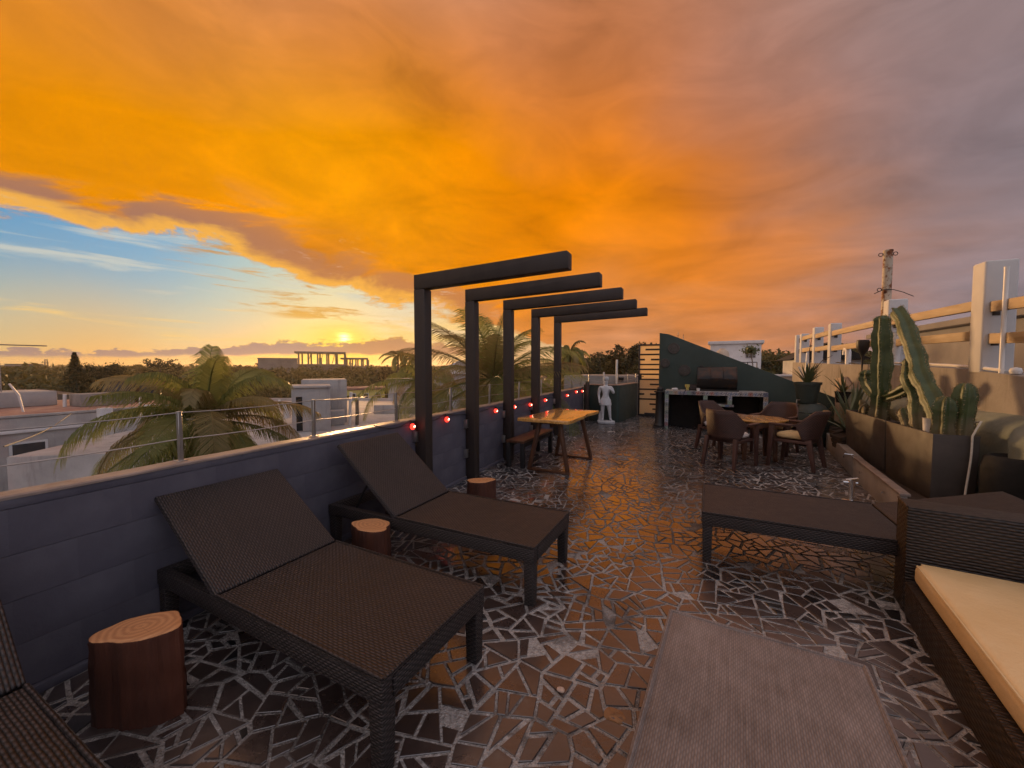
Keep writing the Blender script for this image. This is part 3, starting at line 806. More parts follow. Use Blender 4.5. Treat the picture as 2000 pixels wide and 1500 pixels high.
# ================================================================== FURNITURE
def rbox(x0, x1, y0, y1, z0, z1): return MB().box(x0, x1, y0, y1, z0, z1)
def sag_sheet(x0, x1, y0, y1, z, th, sag):
    """woven panel: rolled edges, slightly slack in the middle"""
    mb = MB(); nx_, ny_ = 22, 16; r_ = 0.012; vs = []
    fx = [0, 0.35, 1.0] ; U = [x0 + r_ * (1 - cos(a)) for a in (0, 0.5, 1.0, pi / 2)] + [x0 + r_ + (x1 - x0 - 2 * r_) * k / nx_ for k in range(1, nx_)] + [x1 - r_ * (1 - cos(a)) for a in (pi / 2, 1.0, 0.5, 0)]
    V = [y0 + r_ * (1 - cos(a)) for a in (0, 0.5, 1.0, pi / 2)] + [y0 + r_ + (y1 - y0 - 2 * r_) * k / ny_ for k in range(1, ny_)] + [y1 - r_ * (1 - cos(a)) for a in (pi / 2, 1.0, 0.5, 0)]
    def drop(u, a, b):
        d = min(u - a, b - u)
        return r_ - math.sqrt(max(0, r_ * r_ - (r_ - min(d, r_)) ** 2))
    for u in U:
        for v in V:
            s_ = sag * max(0.0, sin(pi * (u - x0) / (x1 - x0))) ** 0.6 * max(0.0, sin(pi * (v - y0) / (y1 - y0))) ** 0.6
            vs.append((u, v, z - max(drop(u, x0, x1), drop(v, y0, y1)) - s_ + 0.0012 * sin(u * 23) * sin(v * 19)))
    m_ = len(V); n_ = len(U)
    fs = [(i * m_ + j, (i + 1) * m_ + j, (i + 1) * m_ + j + 1, i * m_ + j + 1) for i in range(n_ - 1) for j in range(m_ - 1)]
    ring = [i * m_ for i in range(n_)] + [(n_ - 1) * m_ + j for j in range(1, m_)] + [i * m_ + m_ - 1 for i in range(n_ - 2, -1, -1)] + [j for j in range(m_ - 2, 0, -1)]
    base_ = len(vs); vs += [(vs[k][0], vs[k][1], z - th) for k in ring]; q = len(ring)
    fs += [(ring[k], base_ + k, base_ + (k + 1) % q, ring[(k + 1) % q]) for k in range(q)] + [tuple(base_ + k for k in range(q))]
    return mb.add(vs, fs)
def make_lounger(label, loc, rz, W=0.67, seat=1.10, back=0.62, H=0.37, ang=40, mat='wicker', backlen=0.60):
    """origin on the floor under the hinge; foot end towards +x"""
    t = thing('sun_lounger', label, 'sun lounger', loc, rz, 'wicker sun loungers on the terrace')
    w = W / 2; a = 0.085
    sag_sheet(0.0, seat - 0.002, -w + 0.002, w - 0.002, H, 0.030, 0.007).build('seat', mat, t, smooth_=40)
    ap = MB().box(-back, seat, -w - 0.004, -w + 0.05, H - a - 0.012, H - 0.016).box(-back, seat, w - 0.05, w + 0.004, H - a - 0.012, H - 0.016)
    ap.box(seat - 0.05, seat + 0.004, -w + 0.051, w - 0.051, H - a - 0.012, H - 0.016).box(-back, -back + 0.05, -w + 0.051, w - 0.051, H - a - 0.012, H - 0.016)
    ap.build('frame', 'wicker', t, bevel=0.006)
    for sx in (seat - 0.072, -back + 0.004):
        for sy in (-w, w - 0.068):
            MB().frustum((sx + 0.034, sy + 0.034, 0.0), (sx + 0.034, sy + 0.034, H - a - 0.011), 0.058, 0.068).build('leg', 'wicker', t, bevel=0.005)
    rimp = [(0.0, -w + 0.006, H - 0.004), (seat - 0.004, -w + 0.006, H - 0.004), (seat - 0.004, w - 0.006, H - 0.004), (0.0, w - 0.006, H - 0.004)]
    for a_, b_ in zip(rimp[:-1], rimp[1:]): MB().tube([a_, b_], 0.0095, 8).build('edge_trim', mat, t, smooth_=True)
    e = R(ang)
    b = sag_sheet(-backlen, -0.004, -w + 0.002, w - 0.002, 0.0, 0.030, 0.008).build('backrest', mat, t, loc=(0, 0, H), rot=(0, e, 0), smooth_=40)
    for sy in (-w * 0.55, w * 0.55):
        top = (-backlen * 0.62 * cos(e), sy, H - 0.03 + backlen * 0.62 * sin(e))
        MB().tube([top, (-back * 0.80, sy, H - 0.075)], 0.010, 8).build('support_strut', 'dark_frame', t, smooth_=True)
    return t
make_lounger('dark brown lounger with raised back between the two nearest log stools', (-2.0, 1.39, 0), R(-3.2), W=0.665, seat=1.075, back=0.59, ang=33.5, backlen=0.70)
make_lounger('dark brown lounger with raised back standing at the foot of the nearest pergola post', (-1.895, 2.50, 0), R(-2.0), W=0.66, seat=1.08, back=0.70, ang=39.5, backlen=0.75)
make_lounger('dark lounger cut off by the bottom left corner of the picture', (-2.05, 0.155, 0), R(-2.5), W=0.67, seat=1.08, back=0.54, ang=42, backlen=0.58)
make_lounger('pale worn grey brown lounger in the foreground, cut by the bottom edge', (0.165, 0.75, 0), R(90 - 5.5), W=0.665, seat=1.06, back=0.5, ang=4, mat='wicker_worn', backlen=0.5)
make_lounger('brown lounger standing crosswise beside the wicker sofa arm', (1.30, 3.555, 0), R(180 - 2.0), W=0.80, seat=1.19, back=0.62, ang=16, backlen=0.74)

# ---- wicker sofa with cream cushion
sofa = thing('sofa', 'low brown wicker sofa with a cream seat cushion, cut by the picture edge', 'sofa', (1.192, 3.20, 0), R(-8.0))
MB().box(0.0, 0.92, -0.205, 0.0, 0.0, 0.635).build('arm', 'wicker_sofa', sofa, bevel=0.010)
MB().box(0.002, 0.92, -2.0, -0.207, 0.0, 0.20).build('seat_base', 'wicker_sofa', sofa, bevel=0.010)
MB().box(0.72, 0.92, -2.0, -0.208, 0.202, 0.66).build('backrest', 'wicker_sofa', sofa, bevel=0.010)
MB().tube([(0.004, -0.002, 0.638), (0.0, -0.205, 0.638)], 0.006, 8).build('edge_trim', 'wicker_sofa', sofa, smooth_=True)
def pillow(x0, x1, y0, y1, z0, z1, e=0.28, nu=22, nv=12, wob=0.004, seed=0):
    mb = MB(); cx, cy, cz = (x0 + x1) / 2, (y0 + y1) / 2, (z0 + z1) / 2
    a, b, c = (x1 - x0) / 2, (y1 - y0) / 2, (z1 - z0) / 2
    pw = lambda v, p: math.copysign(abs(v) ** p, v)
    rows = []
    for i in range(nv + 1):
        ph = -pi / 2 + pi * i / nv; row = []
        for j in range(nu * 2):
            th = 2 * pi * j / (nu * 2)
            row.append((cx + a * pw(cos(th), e) * pw(cos(ph), 0.55), cy + b * pw(sin(th), e) * pw(cos(ph), 0.55),
                        cz + c * pw(sin(ph), 0.75) + wob * sin(th * 5 + seed) * cos(ph * 3) + wob * sin(j * 1.3 + i * 2.1 + seed)))
        rows.append(row)
    n = nu * 2
    vs = [p for r_ in rows for p in r_]
    fs = [(i * n + j, i * n + (j + 1) % n, (i + 1) * n + (j + 1) % n, (i + 1) * n + j) for i in range(nv) for j in range(n)]
    return mb.add(vs, fs)
cu = MB().box(0.030, 0.715, -1.98, -0.225, 0.203, 0.325).build('seat_cushion', 'cushion', sofa, bevel=0.038, seg=5)

for y_, x0_, x1_ in ((-0.228, 0.06, 0.69),):
    MB().tube([(x0_, y_ - 0.006, 0.318), (x1_, y_ - 0.006, 0.318)], 0.006, 6).build('piping', 'cushion', sofa, smooth_=True)
MB().tube([(0.037, -1.95, 0.316), (0.036, -1.1, 0.3175), (0.038, -0.26, 0.316)], 0.006, 6).build('piping', 'cushion', sofa, smooth_=True)

# ---- log stools
def make_stump(label, c, ax, ay, rot, h, seed):
    rr = random.Random(seed)
    n = 90; ph = [rr.uniform(0, 6.28) for _ in range(4)]
    prof = []
    for j in range(n):
        t = 2 * pi * j / n
        k = 1 + 0.08 * sin(2 * t + ph[0]) + 0.075 * sin(3 * t + ph[1]) + 0.04 * sin(5 * t + ph[2]) + 0.015 * sin(9 * t + ph[3])
        prof.append((ax * k * cos(t), ay * k * sin(t)))
    t_ = thing('log_stool', label, 'stool', (*c, 0), rot, 'log stools beside the loungers')
    mb = MB(); lv = [(h * k / 14, 1.035 - 0.05 * (k / 14) + 0.012 * sin(k * 1.1 + ph[3])) for k in range(14)] + [(h - 0.010, 0.992), (h - 0.002, 0.978)]
    vs = []
    for z, s_ in lv:
        for j, (x, y) in enumerate(prof):
            g = 1 + 0.020 * sin(j * 1.9 + 0.5 * sin(z * 9)) + 0.016 * sin(j * 2.9 + z * 5) + rr.uniform(-0.011, 0.011)
            vs.append((x * s_ * g + 0.02 * (z - h) * sin(ph[0]), y * s_ * g + 0.03 * (z - h) * cos(ph[1]), z + (0.010 * x / ax * sin(ph[2]) if z > h - 0.02 else 0)))
    fs = [(i * n + j, i * n + (j + 1) % n, (i + 1) * n + (j + 1) % n, (i + 1) * n + j) for i in range(len(lv) - 1) for j in range(n)]
    mb.add(vs, fs).build('trunk_section', 'bark', t_, smooth_=60)
    tl = 0.010 * sin(ph[2]) / ax
    vs = [(0, 0, h + 0.002)] + [(x * 0.86, y * 0.86, h + 0.002 + x * tl) for x, y in prof] + [(x * 0.985, y * 0.985, h - 0.003 + x * tl) for x, y in prof]
    fs = [(0, 1 + j, 1 + (j + 1) % n) for j in range(n)] + [(1 + j, 1 + n + j, 1 + n + (j + 1) % n, 1 + (j + 1) % n) for j in range(n)]
    MB().add(vs, fs).build('cut_top', 'stump_top', t_)
make_stump('large reddish log stool in the dark at the near left, beside the parapet', (-2.06, 0.80), 0.150, 0.108, R(28), 0.37, 3)
make_stump('reddish log stool half hidden between the two upright loungers', (-1.97, 2.0), 0.135, 0.105, R(20), 0.37, 5)
make_stump('orange topped log stool by the second pergola post', (-1.80, 3.235), 0.125, 0.095, R(15), 0.37, 8)

# ---- wooden table and bench
tb = thing('dining_table', 'long live-edge wooden table with glossy top on splayed frame legs', 'table', (-1.72, 5.55, 0), R(-4.5))
top = []
for k in range(26):
    t = k / 25; top.append((0.355 + 0.018 * sin(t * 7) + 0.010 * sin(t * 17), -0.70 + 1.40 * t))
for k in range(26):
    t = k / 25; top.append((-0.355 - 0.016 * sin(t * 6 + 1) - 0.010 * sin(t * 15), 0.70 - 1.40 * t))
MB().prism(top, 0.705, 0.752).build('table_top', 'table_wood', tb, bevel=0.008)
for sy in (-1, 1):
    fr = MB(); yb = sy * 0.50; yt = sy * 0.44
    for sx in (-1, 1):
        MB().frustum((sx * 0.285, yb, 0.03), (sx * 0.145, yt, 0.704), (0.045, 0.06), (0.05, 0.07)).build('leg', 'leg_wood', tb, bevel=0.005)
    MB().box(-0.31, 0.31, yb - 0.028, yb + 0.028, 0.0, 0.032).build('floor_bar', 'leg_wood', tb, bevel=0.005)
    MB().box(-0.13, 0.13, yt - 0.03, yt + 0.03, 0.655, 0.703).build('top_bar', 'leg_wood', tb, bevel=0.004)
MB().box(-0.02, 0.02, -0.405, 0.405, 0.60, 0.652).build('stretcher', 'leg_wood', tb, bevel=0.004)
bn = thing('bench', 'plain black wooden bench between the table and the parapet', 'bench', (-2.25, 5.66, 0), R(-1.5))
MB().box(-0.14, 0.14, -0.60, 0.60, 0.36, 0.395).build('seat', 'leg_wood', bn, bevel=0.005)
for sy in (-0.56, 0.56):
    for sx in (-0.11, 0.11):
        MB().box(sx - 0.03, sx + 0.03, sy - 0.03, sy + 0.03, 0.0, 0.359).build('leg', 'dark_frame', bn, bevel=0.004)
for sx in (-0.11, 0.11): MB().box(sx - 0.012, sx + 0.012, -0.528, 0.528, 0.29, 0.358).build('apron', 'dark_frame', bn, bevel=0.003)

# ---- four armchairs round a small table
def make_chair(label, loc, rz):
    """faces +y"""
    t = thing('armchair', label, 'chair', loc, rz, 'plastic armchairs round the small table')
    def plan(s):      # s in [-1,1] along the shell, returns x,y
        a = s * 1.0
        if abs(a) <= 0.62:
            th = a / 0.62 * (pi / 2)
            return (0.265 * sin(th) * (1 - 0.06 * cos(th)), -0.05 - 0.205 * (cos(th)))
        e_ = (abs(a) - 0.62) / 0.38
        return (math.copysign(0.265 + 0.012 * e_, a), -0.05 + 0.30 * e_)
    nu, nv = 40, 7
    vs = []; fs = []
    for i in range(nu + 1):
        s = -1 + 2 * i / nu; x, y = plan(s); a = abs(s)
        if a < 0.30: hi = 0.835
        elif a < 0.58: hi = 0.835 - (a - 0.30) / 0.28 * 0.19
        else: hi = 0.645 - (a - 0.58) * 0.04
        lo = 0.40 if a < 0.44 else min(0.612, 0.40 + (a - 0.44) / 0.16 * 0.212)
        lo = min(lo, hi - 0.03)
        for j in range(nv + 1):
            z = lo + (hi - lo) * j / nv
            lean = (z - 0.40) * 0.30 * max(0, 1 - a / 0.7)
            sp = 1 + (z - 0.40) * 0.12
            vs.append((x * sp, y - lean, z))
    for i in range(nu):
        for j in range(nv):
            q = nv + 1; fs.append((i * q + j, (i + 1) * q + j, (i + 1) * q + j + 1, i * q + j + 1))
    sh = MB().add(vs, fs).build('back_shell', 'plastic_wicker', t, smooth_=60)
    md = sh.modifiers.new('thick', 'SOLIDIFY'); md.thickness = 0.022; md.offset = 0
    for sx in (-1, 1):   # flat arm tops
        MB().box(sx * 0.282 - 0.030, sx * 0.282 + 0.030, -0.04, 0.262, 0.612, 0.640).build('arm', 'brown_plastic', t, bevel=0.010)
        MB().frustum((sx * 0.262, 0.262, 0), (sx * 0.275, 0.222, 0.611), (0.038, 0.045), (0.052, 0.066)).build('leg', 'brown_plastic', t, bevel=0.006)
        MB().frustum((sx * 0.225, -0.285, 0), (sx * 0.205, -0.205, 0.43), (0.038, 0.045), (0.052, 0.070)).build('leg', 'brown_plastic', t, bevel=0.006)
    MB().box(-0.238, 0.238, -0.215, 0.225, 0.365, 0.408).build('seat', 'brown_plastic', t, bevel=0.012)
    return t
ch = [((0.53, 6.53), (0.95 - 0.53, 7.2 - 6.53), 'brown armchair nearest the picture front, its back turned to the viewer', 'cushion_white'),
      ((1.42, 6.86), (0.95 - 1.42, 7.12 - 6.86), 'brown armchair with its side to the viewer, nearest the cactus planters', 'cushion'),
      ((0.47, 7.63), (0.95 - 0.47, 7.2 - 7.63), 'brown armchair in front of the barrel grill, far left of the small table', 'cushion_white'),
      ((1.33, 7.83), (0.95 - 1.33, 7.2 - 7.83), 'brown armchair facing the viewer in front of the green potted urn', 'cushion')]
for i, (p, d, lab, cm) in enumerate(ch):
    rz = math.atan2(-d[0], d[1])
    make_chair(lab, (p[0], p[1], 0), rz)
    c_ = pillow(-0.215, 0.215, -0.20, 0.215, 0.0, 0.095, 0.42, 16, 10, 0.004, i).build('seat_cushion', cm, loc=(p[0], p[1], 0.409), rot=(0, 0, rz), smooth_=60)
    tag(c_, ['pale cream cushion on the armchair turned away from the viewer', 'sandy orange cushion on the armchair beside the cactus planters', 'white cushion on the armchair in front of the barrel grill', 'cream cushion on the armchair in front of the green urn'][i], 'cushion', 'seat cushions on the armchairs')
st = thing('small_table', 'small octagonal table with orange wooden top between the four armchairs', 'table', (0.95, 7.2, 0), R(10))
oct_ = [(0.43 * cos(pi / 8 + k * pi / 4), 0.43 * sin(pi / 8 + k * pi / 4)) for k in range(8)]
for k in range(6):     # boards of the top
    x0, x1 = -0.40 + k * 0.1335, -0.40 + (k + 1) * 0.1335 - 0.003
    pl = clip(clip(list(oct_), -1, 0, -x0), 1, 0, x1)
    if len(pl) > 2: MB().prism(pl, 0.615, 0.645).build('board', 'table_wood', st, bevel=0.003, seg=1)
MB().prism([(x * 0.90, y * 0.90) for x, y in oct_], 0.53, 0.613).build('apron', 'leg_wood', st, bevel=0.005)
for k in range(4):
    a = pi / 4 + k * pi / 2; MB().frustum((0.30 * cos(a), 0.30 * sin(a), 0), (0.28 * cos(a), 0.28 * sin(a), 0.529), 0.05, 0.06).build('leg', 'leg_wood', st, bevel=0.005)

# ---- statue: a plain standing figure in white plaster
stt = thing('statue', 'white plaster statue of a standing figure in shorts with one bent arm', 'statue', (-1.96, 10.02, 0), R(16))
J = {'pel': (0, 0, 0.62), 'bel': (0.012, -0.005, 0.72), 'che': (0.01, 0.0, 0.86), 'nk': (0.005, 0.005, 0.985), 'hd0': (0.012, -0.015, 1.035), 'hd': (0.018, -0.022, 1.10),
     'shl': (-0.135, 0.0, 0.935), 'ell': (-0.165, 0.015, 0.74), 'wrl': (-0.150, -0.04, 0.585), 'hal': (-0.140, -0.06, 0.52),
     'shr': (0.145, 0.0, 0.930), 'elr': (0.205, -0.03, 0.775), 'wrr': (0.135, -0.11, 0.865), 'har': (0.085, -0.115, 0.905),
     'hil': (-0.062, 0, 0.60), 'knl': (-0.066, -0.02, 0.365), 'anl': (-0.062, 0.01, 0.12), 'tol': (-0.072, -0.075, 0.085),
     'hir': (0.066, 0, 0.60), 'knr': (0.100, -0.045, 0.37), 'anr': (0.130, -0.005, 0.12), 'tor': (0.150, -0.085, 0.085)}
RAD = {'pel': 0.088, 'bel': 0.080, 'che': 0.105, 'nk': 0.040, 'hd0': 0.050, 'hd': 0.060, 'shl': 0.050, 'ell': 0.036, 'wrl': 0.026, 'hal': 0.024, 'shr': 0.050, 'elr': 0.036, 'wrr': 0.026, 'har': 0.026,
       'hil': 0.076, 'knl': 0.048, 'anl': 0.030, 'tol': 0.024, 'hir': 0.076, 'knr': 0.048, 'anr': 0.030, 'tor': 0.024}
ED = [('pel', 'bel'), ('bel', 'che'), ('che', 'nk'), ('nk', 'hd0'), ('hd0', 'hd'), ('che', 'shl'), ('shl', 'ell'), ('ell', 'wrl'), ('wrl', 'hal'), ('che', 'shr'), ('shr', 'elr'), ('elr', 'wrr'), ('wrr', 'har'), ('pel', 'hil'), ('hil', 'knl'), ('knl', 'anl'), ('anl', 'tol'), ('pel', 'hir'), ('hir', 'knr'), ('knr', 'anr'), ('anr', 'tor')]
ks = list(J)
me = bpy.data.meshes.new('figure'); me.from_pydata([J[k] for k in ks], [(ks.index(a), ks.index(b)) for a, b in ED], [])
fig = bpy.data.objects.new('figure', me); C.objects.link(fig); fig.parent = stt; me.materials.append(M['statue_white'])
sk = fig.modifiers.new('skin', 'SKIN'); sk.use_smooth_shade = True
for i, k in enumerate(ks):
    q = me.skin_vertices[0].data[i]; q.radius = (RAD[k], RAD[k] * (0.78 if k in ('che', 'bel', 'pel') else 1.0)); q.use_root = (k == 'pel')
ss = fig.modifiers.new('sub', 'SUBSURF'); ss.levels = 2; ss.render_levels = 2
pillow(-0.062, 0.062, -0.07, 0.06, -0.055, 0.058, 0.75, 12, 10, 0.003, 1).build('hair', 'statue_white', stt, loc=(0.018, -0.008, 1.142), smooth_=60)
MB().lathe([(0.012, 0.0), (0.010, 0.012), (0.004, 0.022)], n=8).build('nose', 'statue_white', stt, loc=(0.020, -0.080, 1.095), rot=(R(80), 0, 0), smooth_=True)
sh_ = MB().lathe([(0.150, 0.0), (0.142, 0.06), (0.128, 0.13), (0.112, 0.165), (0.100, 0.172)], n=28, sx=1.0, sy=0.76).build('shorts', 'statue_white', stt, loc=(0.006, -0.006, 0.475), smooth_=60)
MB().prism([(-0.19, -0.10), (0.02, -0.17), (0.22, -0.14), (0.25, 0.02), (0.14, 0.12), (-0.08, 0.14), (-0.20, 0.06)], 0.0, 0.078).build('base', 'statue_white', stt, bevel=0.022, seg=3)
MB().tube([(-0.12, 0.07, 0.07), (-0.115, 0.065, 0.20), (-0.10, 0.05, 0.31)], [0.060, 0.048, 0.030], 10).build('tree_stub', 'statue_white', stt, smooth_=True)

# ================================================================== GRILL CORNER
GY = 10.46
gw = MB().prism([(-0.72, 0.0), (2.95, 0.0), (2.95, 0.732), (-0.50, 2.25), (-0.72, 2.29)], GY, GY + 0.16, 'y').build('grill_wall', 'green_paint', bevel=0.008)
tag(gw, 'dark green wall with sloping top behind the tiled grill counter', 'wall')
for (x, z, r_, lab) in [(-0.385, 1.90, 0.135, 'highest of the three round relief plaques on the green wall'), (-0.585, 1.535, 0.115, 'reddish round relief plaque nearest the gate on the green wall'), (-0.135, 1.36, 0.135, 'pale grey round relief plaque closest to the barrel grill')]:
    p = thing('wall_plaque', lab, 'plaque', (x, GY - 0.002, z), 0, 'round plaques on the green wall')
    k = r_ / 0.135
    d = MB().lathe([(0.0, 0.022), (0.028, 0.030), (0.034, 0.020), (0.060, 0.020), (0.066, 0.030), (0.078, 0.030), (0.084, 0.018), (0.112, 0.018), (0.120, 0.028), (0.132, 0.024), (0.135, 0.0)], n=32).build('disc', 'plaque', p, rot=(R(90), 0, 0), smooth_=30)
    d.scale = (k, k, k)
    for q in range(16):
        a = q * pi / 8; b_ = MB().box(-0.008, 0.008, -0.014, 0.014, 0.012, 0.028).build('relief_block', 'plaque', p, bevel=0.003, seg=1) if q == 0 else share(b_, p)
        b_.location = (0.097 * k * cos(a), 0, 0.097 * k * sin(a)); b_.rotation_euler = (R(90), 0, 0)
for i, x in enumerate((-0.30, -0.18)):
    o = MB().tube([(x, GY + 0.08, 2.1), (x + 0.005, GY + 0.08, 2.30 - i * 0.06)], 0.007, 6).build('rebar', 'rust')
    tag(o, ['taller bare rod sticking out of the sloping green wall top', 'shorter bare rod sticking out of the sloping green wall top'][i], 'rod')

CY = 9.78
cn = thing('grill_counter', 'dark grill counter edged with patterned tiles, open underneath', 'counter', (0, CY, 0))
MB().box(-0.535, 1.51, 0.012, 0.66, 0.80, 0.895).build('counter_slab', 'grout', cn, bevel=0.004)
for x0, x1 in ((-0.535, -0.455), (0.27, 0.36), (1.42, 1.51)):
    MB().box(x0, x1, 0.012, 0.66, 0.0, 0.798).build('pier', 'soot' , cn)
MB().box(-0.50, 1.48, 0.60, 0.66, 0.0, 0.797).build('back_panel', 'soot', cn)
MB().box(0.362, 0.84, 0.012, 0.59, 0.56, 0.61).build('shelf', 'grout', cn)
MB().box(0.75, 0.84, 0.012, 0.59, 0.612, 0.797).build('divider', 'grout', cn)
tile = None
def put_tile(x, z, w=0.092, h=0.092):
    global tile
    if tile is None: tile = MB().box(-0.045, 0.045, -0.010, 0.0, -0.045, 0.045).build('tile', 'talavera', cn, bevel=0.003, seg=1)
    o = share(tile, cn, (x, 0.012 + rng.uniform(-0.0015, 0), z), None, (w / 0.0925, 1, h / 0.0925))
for k in range(22): put_tile(-0.535 + 0.0465 + k * 0.093, 0.848)
for k in range(9): put_tile(-0.495, 0.755 - k * 0.0925, 0.082)
for k in range(3): put_tile(0.315, 0.755 - k * 0.0925, 0.09)
for k in range(2): put_tile(0.795, 0.755 - k * 0.0925, 0.09)
for k in range(6): put_tile(0.40 + k * 0.0865, 0.585, 0.086, 0.05)
for k in range(8): put_tile(1.465, 0.755 - k * 0.0925, 0.09)
tile.location = (-0.495, 0.012, -0.0)
tile.location.z = 0.755 - 8 * 0.0925 - 0.2; tile.hide_render = False
C.objects.unlink(tile); bpy.data.objects.remove(tile)
g = thing('barrel_grill', 'blackened oil drum grill lying on the tiled counter', 'grill', (0.14, 10.12, 0.90))
low_ = MB(); upp = MB()
def half_drum(a0, a1, x0, x1, r_):
    mb = MB(); n = 18; pr = [(r_ * cos(a0 + (a1 - a0) * i / n), r_ * sin(a0 + (a1 - a0) * i / n)) for i in range(n + 1)]
    return mb.prism(pr, x0, x1, 'x')
half_drum(pi, 2 * pi, 0, 0.80, 0.27).build('lower_half', 'barrel', g, loc=(0, 0, 0.262), smooth_=30)
lid = half_drum(0, pi, 0, 0.80, 0.272).build('lid', 'barrel', g, loc=(0, 0, 0.268), smooth_=30)
for x in (0.01, 0.27, 0.53, 0.79):
    MB().tube([(x, 0.277 * cos(a * pi / 16), 0.277 * sin(a * pi / 16)) for a in range(17)], 0.007, 6).build('hoop', 'barrel', lid, smooth_=True)
MB().tube([(0.3, -0.29, 0.03), (0.3, -0.32, 0.03), (0.5, -0.32, 0.03), (0.5, -0.29, 0.03)], 0.008, 6).build('handle', 'black_metal', lid, smooth_=True)
MB().box(0.05, 0.13, -0.05, 0.05, 0.25, 0.31).build('vent', 'barrel', lid, bevel=0.004)
MB().box(-0.02, 0.84, -0.20, 0.20, -0.004, 0.03).build('cradle', 'black_metal', g, bevel=0.004)
# things left on the counter
o = pillow(-0.07, 0.07, -0.05, 0.05, 0, 0.05, 0.6, 10, 8, 0.006, 2).build('paper_bag', 'white_paint', loc=(-0.33, 9.95, 0.897), smooth_=60); tag(o, 'crumpled white paper at the gate end of the tiled counter', 'paper')
o = MB().lathe([(0.02, 0), (0.035, 0.01), (0.03, 0.05), (0.055, 0.10), (0.05, 0.14), (0.0, 0.12)], n=14).build('squash', 'yellow', loc=(-0.06, 9.96, 0.897), smooth_=60); tag(o, 'yellow white fruit standing on the tiled counter', 'fruit')
o = pillow(-0.13, 0.13, -0.08, 0.08, 0, 0.13, 0.6, 12, 8, 0.012, 4).build('dark_bag', 'dark_cloth', loc=(0.09, 10.0, 0.897), smooth_=60); tag(o, 'dark crumpled bag next to the barrel grill', 'bag')
o = MB().lathe([(0.0, 0), (0.03, 0.0), (0.036, 0.06), (0.033, 0.06), (0.028, 0.008), (0, 0.008)], n=16, cap=False).build('white_cup', 'pvc', loc=(0.165, 9.85, 0.897), smooth_=40); tag(o, 'small white cup at the counter edge before the grill', 'cup')
o = MB().tube([(-0.03, 0, 0.012), (0.0, -0.06, 0.02), (0.02, -0.19, -0.04), (0.05, -0.20, -0.16), (0.10, -0.20, -0.02), (0.14, -0.17, 0.03), (0.16, -0.05, 0.012)], 0.006, 6).build('dangling_cord', 'cable_black', loc=(-0.22, 9.96, 0.897), smooth_=True); tag(o, 'thin black cord hanging over the tiled counter edge', 'cord')

# ---- black fluted column
pc = thing('black_column', 'squat black column with a dark round cap beside the tiled counter', 'column', (-0.655, 9.93, 0))
MB().box(-0.15, 0.15, -0.15, 0.15, 0, 0.035).build('plinth', 'black_metal', pc, bevel=0.008)
MB().lathe([(0.135, 0.036), (0.14, 0.06), (0.12, 0.09), (0.105, 0.11), (0.095, 0.45), (0.09, 0.80), (0.105, 0.82), (0.095, 0.84)], n=28).build('shaft', 'black_metal', pc, smooth_=40)
MB().box(-0.125, 0.125, -0.125, 0.125, 0.842, 0.875).build('capital', 'black_metal', pc, bevel=0.012)
MB().lathe([(0.07, 0.876), (0.085, 0.91), (0.08, 0.94), (0.05, 0.965), (0.0, 0.975)], n=20).build('cap', 'black_metal', pc, smooth_=50)

# ---- gate with black bars on a warm translucent panel
gt = thing('gate', 'tall narrow gate of amber panel with black cut-out bars beside the green wall', 'gate', (-1.40, 12.02, 0))
gwid, ghei = 0.66, 2.10
MB().box(0.045, gwid, 0.012, 0.024, 0.06, ghei - 0.045).build('panel', 'gate_panel', gt)
MB().box(0, 0.045, -0.01, 0.04, 0.0, ghei).build('stile', 'black_metal', gt, bevel=0.003)
MB().box(gwid, gwid + 0.045, -0.01, 0.04, 0.0, ghei).build('stile', 'black_metal', gt, bevel=0.003)
MB().box(0.0455, gwid - 0.0005, -0.01, 0.04, ghei - 0.045, ghei).build('top_rail', 'black_metal', gt, bevel=0.003)
MB().box(0.0455, gwid - 0.0005, -0.01, 0.04, 0.0, 0.06).build('bottom_rail', 'black_metal', gt, bevel=0.003)
def zz(p): return ghei * (1 - (p - 225) / (1235 - 225))      # measured down the gate
def xx(p): return 0.045 + (p - 128) / (405 - 128) * (gwid - 0.045)
bars = [(128, 405, 358, 380), (128, 405, 498, 518), (128, 405, 566, 588), (128, 405, 634, 656), (128, 405, 708, 726), (128, 405, 845, 866), (128, 405, 983, 1003),
        (195, 405, 288, 312), (128, 190, 428, 452), (264, 405, 428, 452), (128, 152, 655, 710), (255, 405, 775, 797), (128, 188, 912, 936), (258, 405, 912, 936), (255, 405, 1052, 1074), (292, 405, 1122, 1142), (192, 405, 1188, 1216)]
for (a, b, c_, d) in bars:
    MB().box(xx(a) + 0.0005, min(xx(b), gwid) - 0.0005, -0.006, 0.0115, zz(d), zz(c_)).build('bar', 'black_metal', gt, bevel=0.002, seg=1)
MB().tube([(-0.03, -0.03, 1.16), (0.10, -0.03, 1.16), (0.16, -0.03, 1.17)], 0.010, 6).build('latch', 'black_metal', gt, smooth_=True)

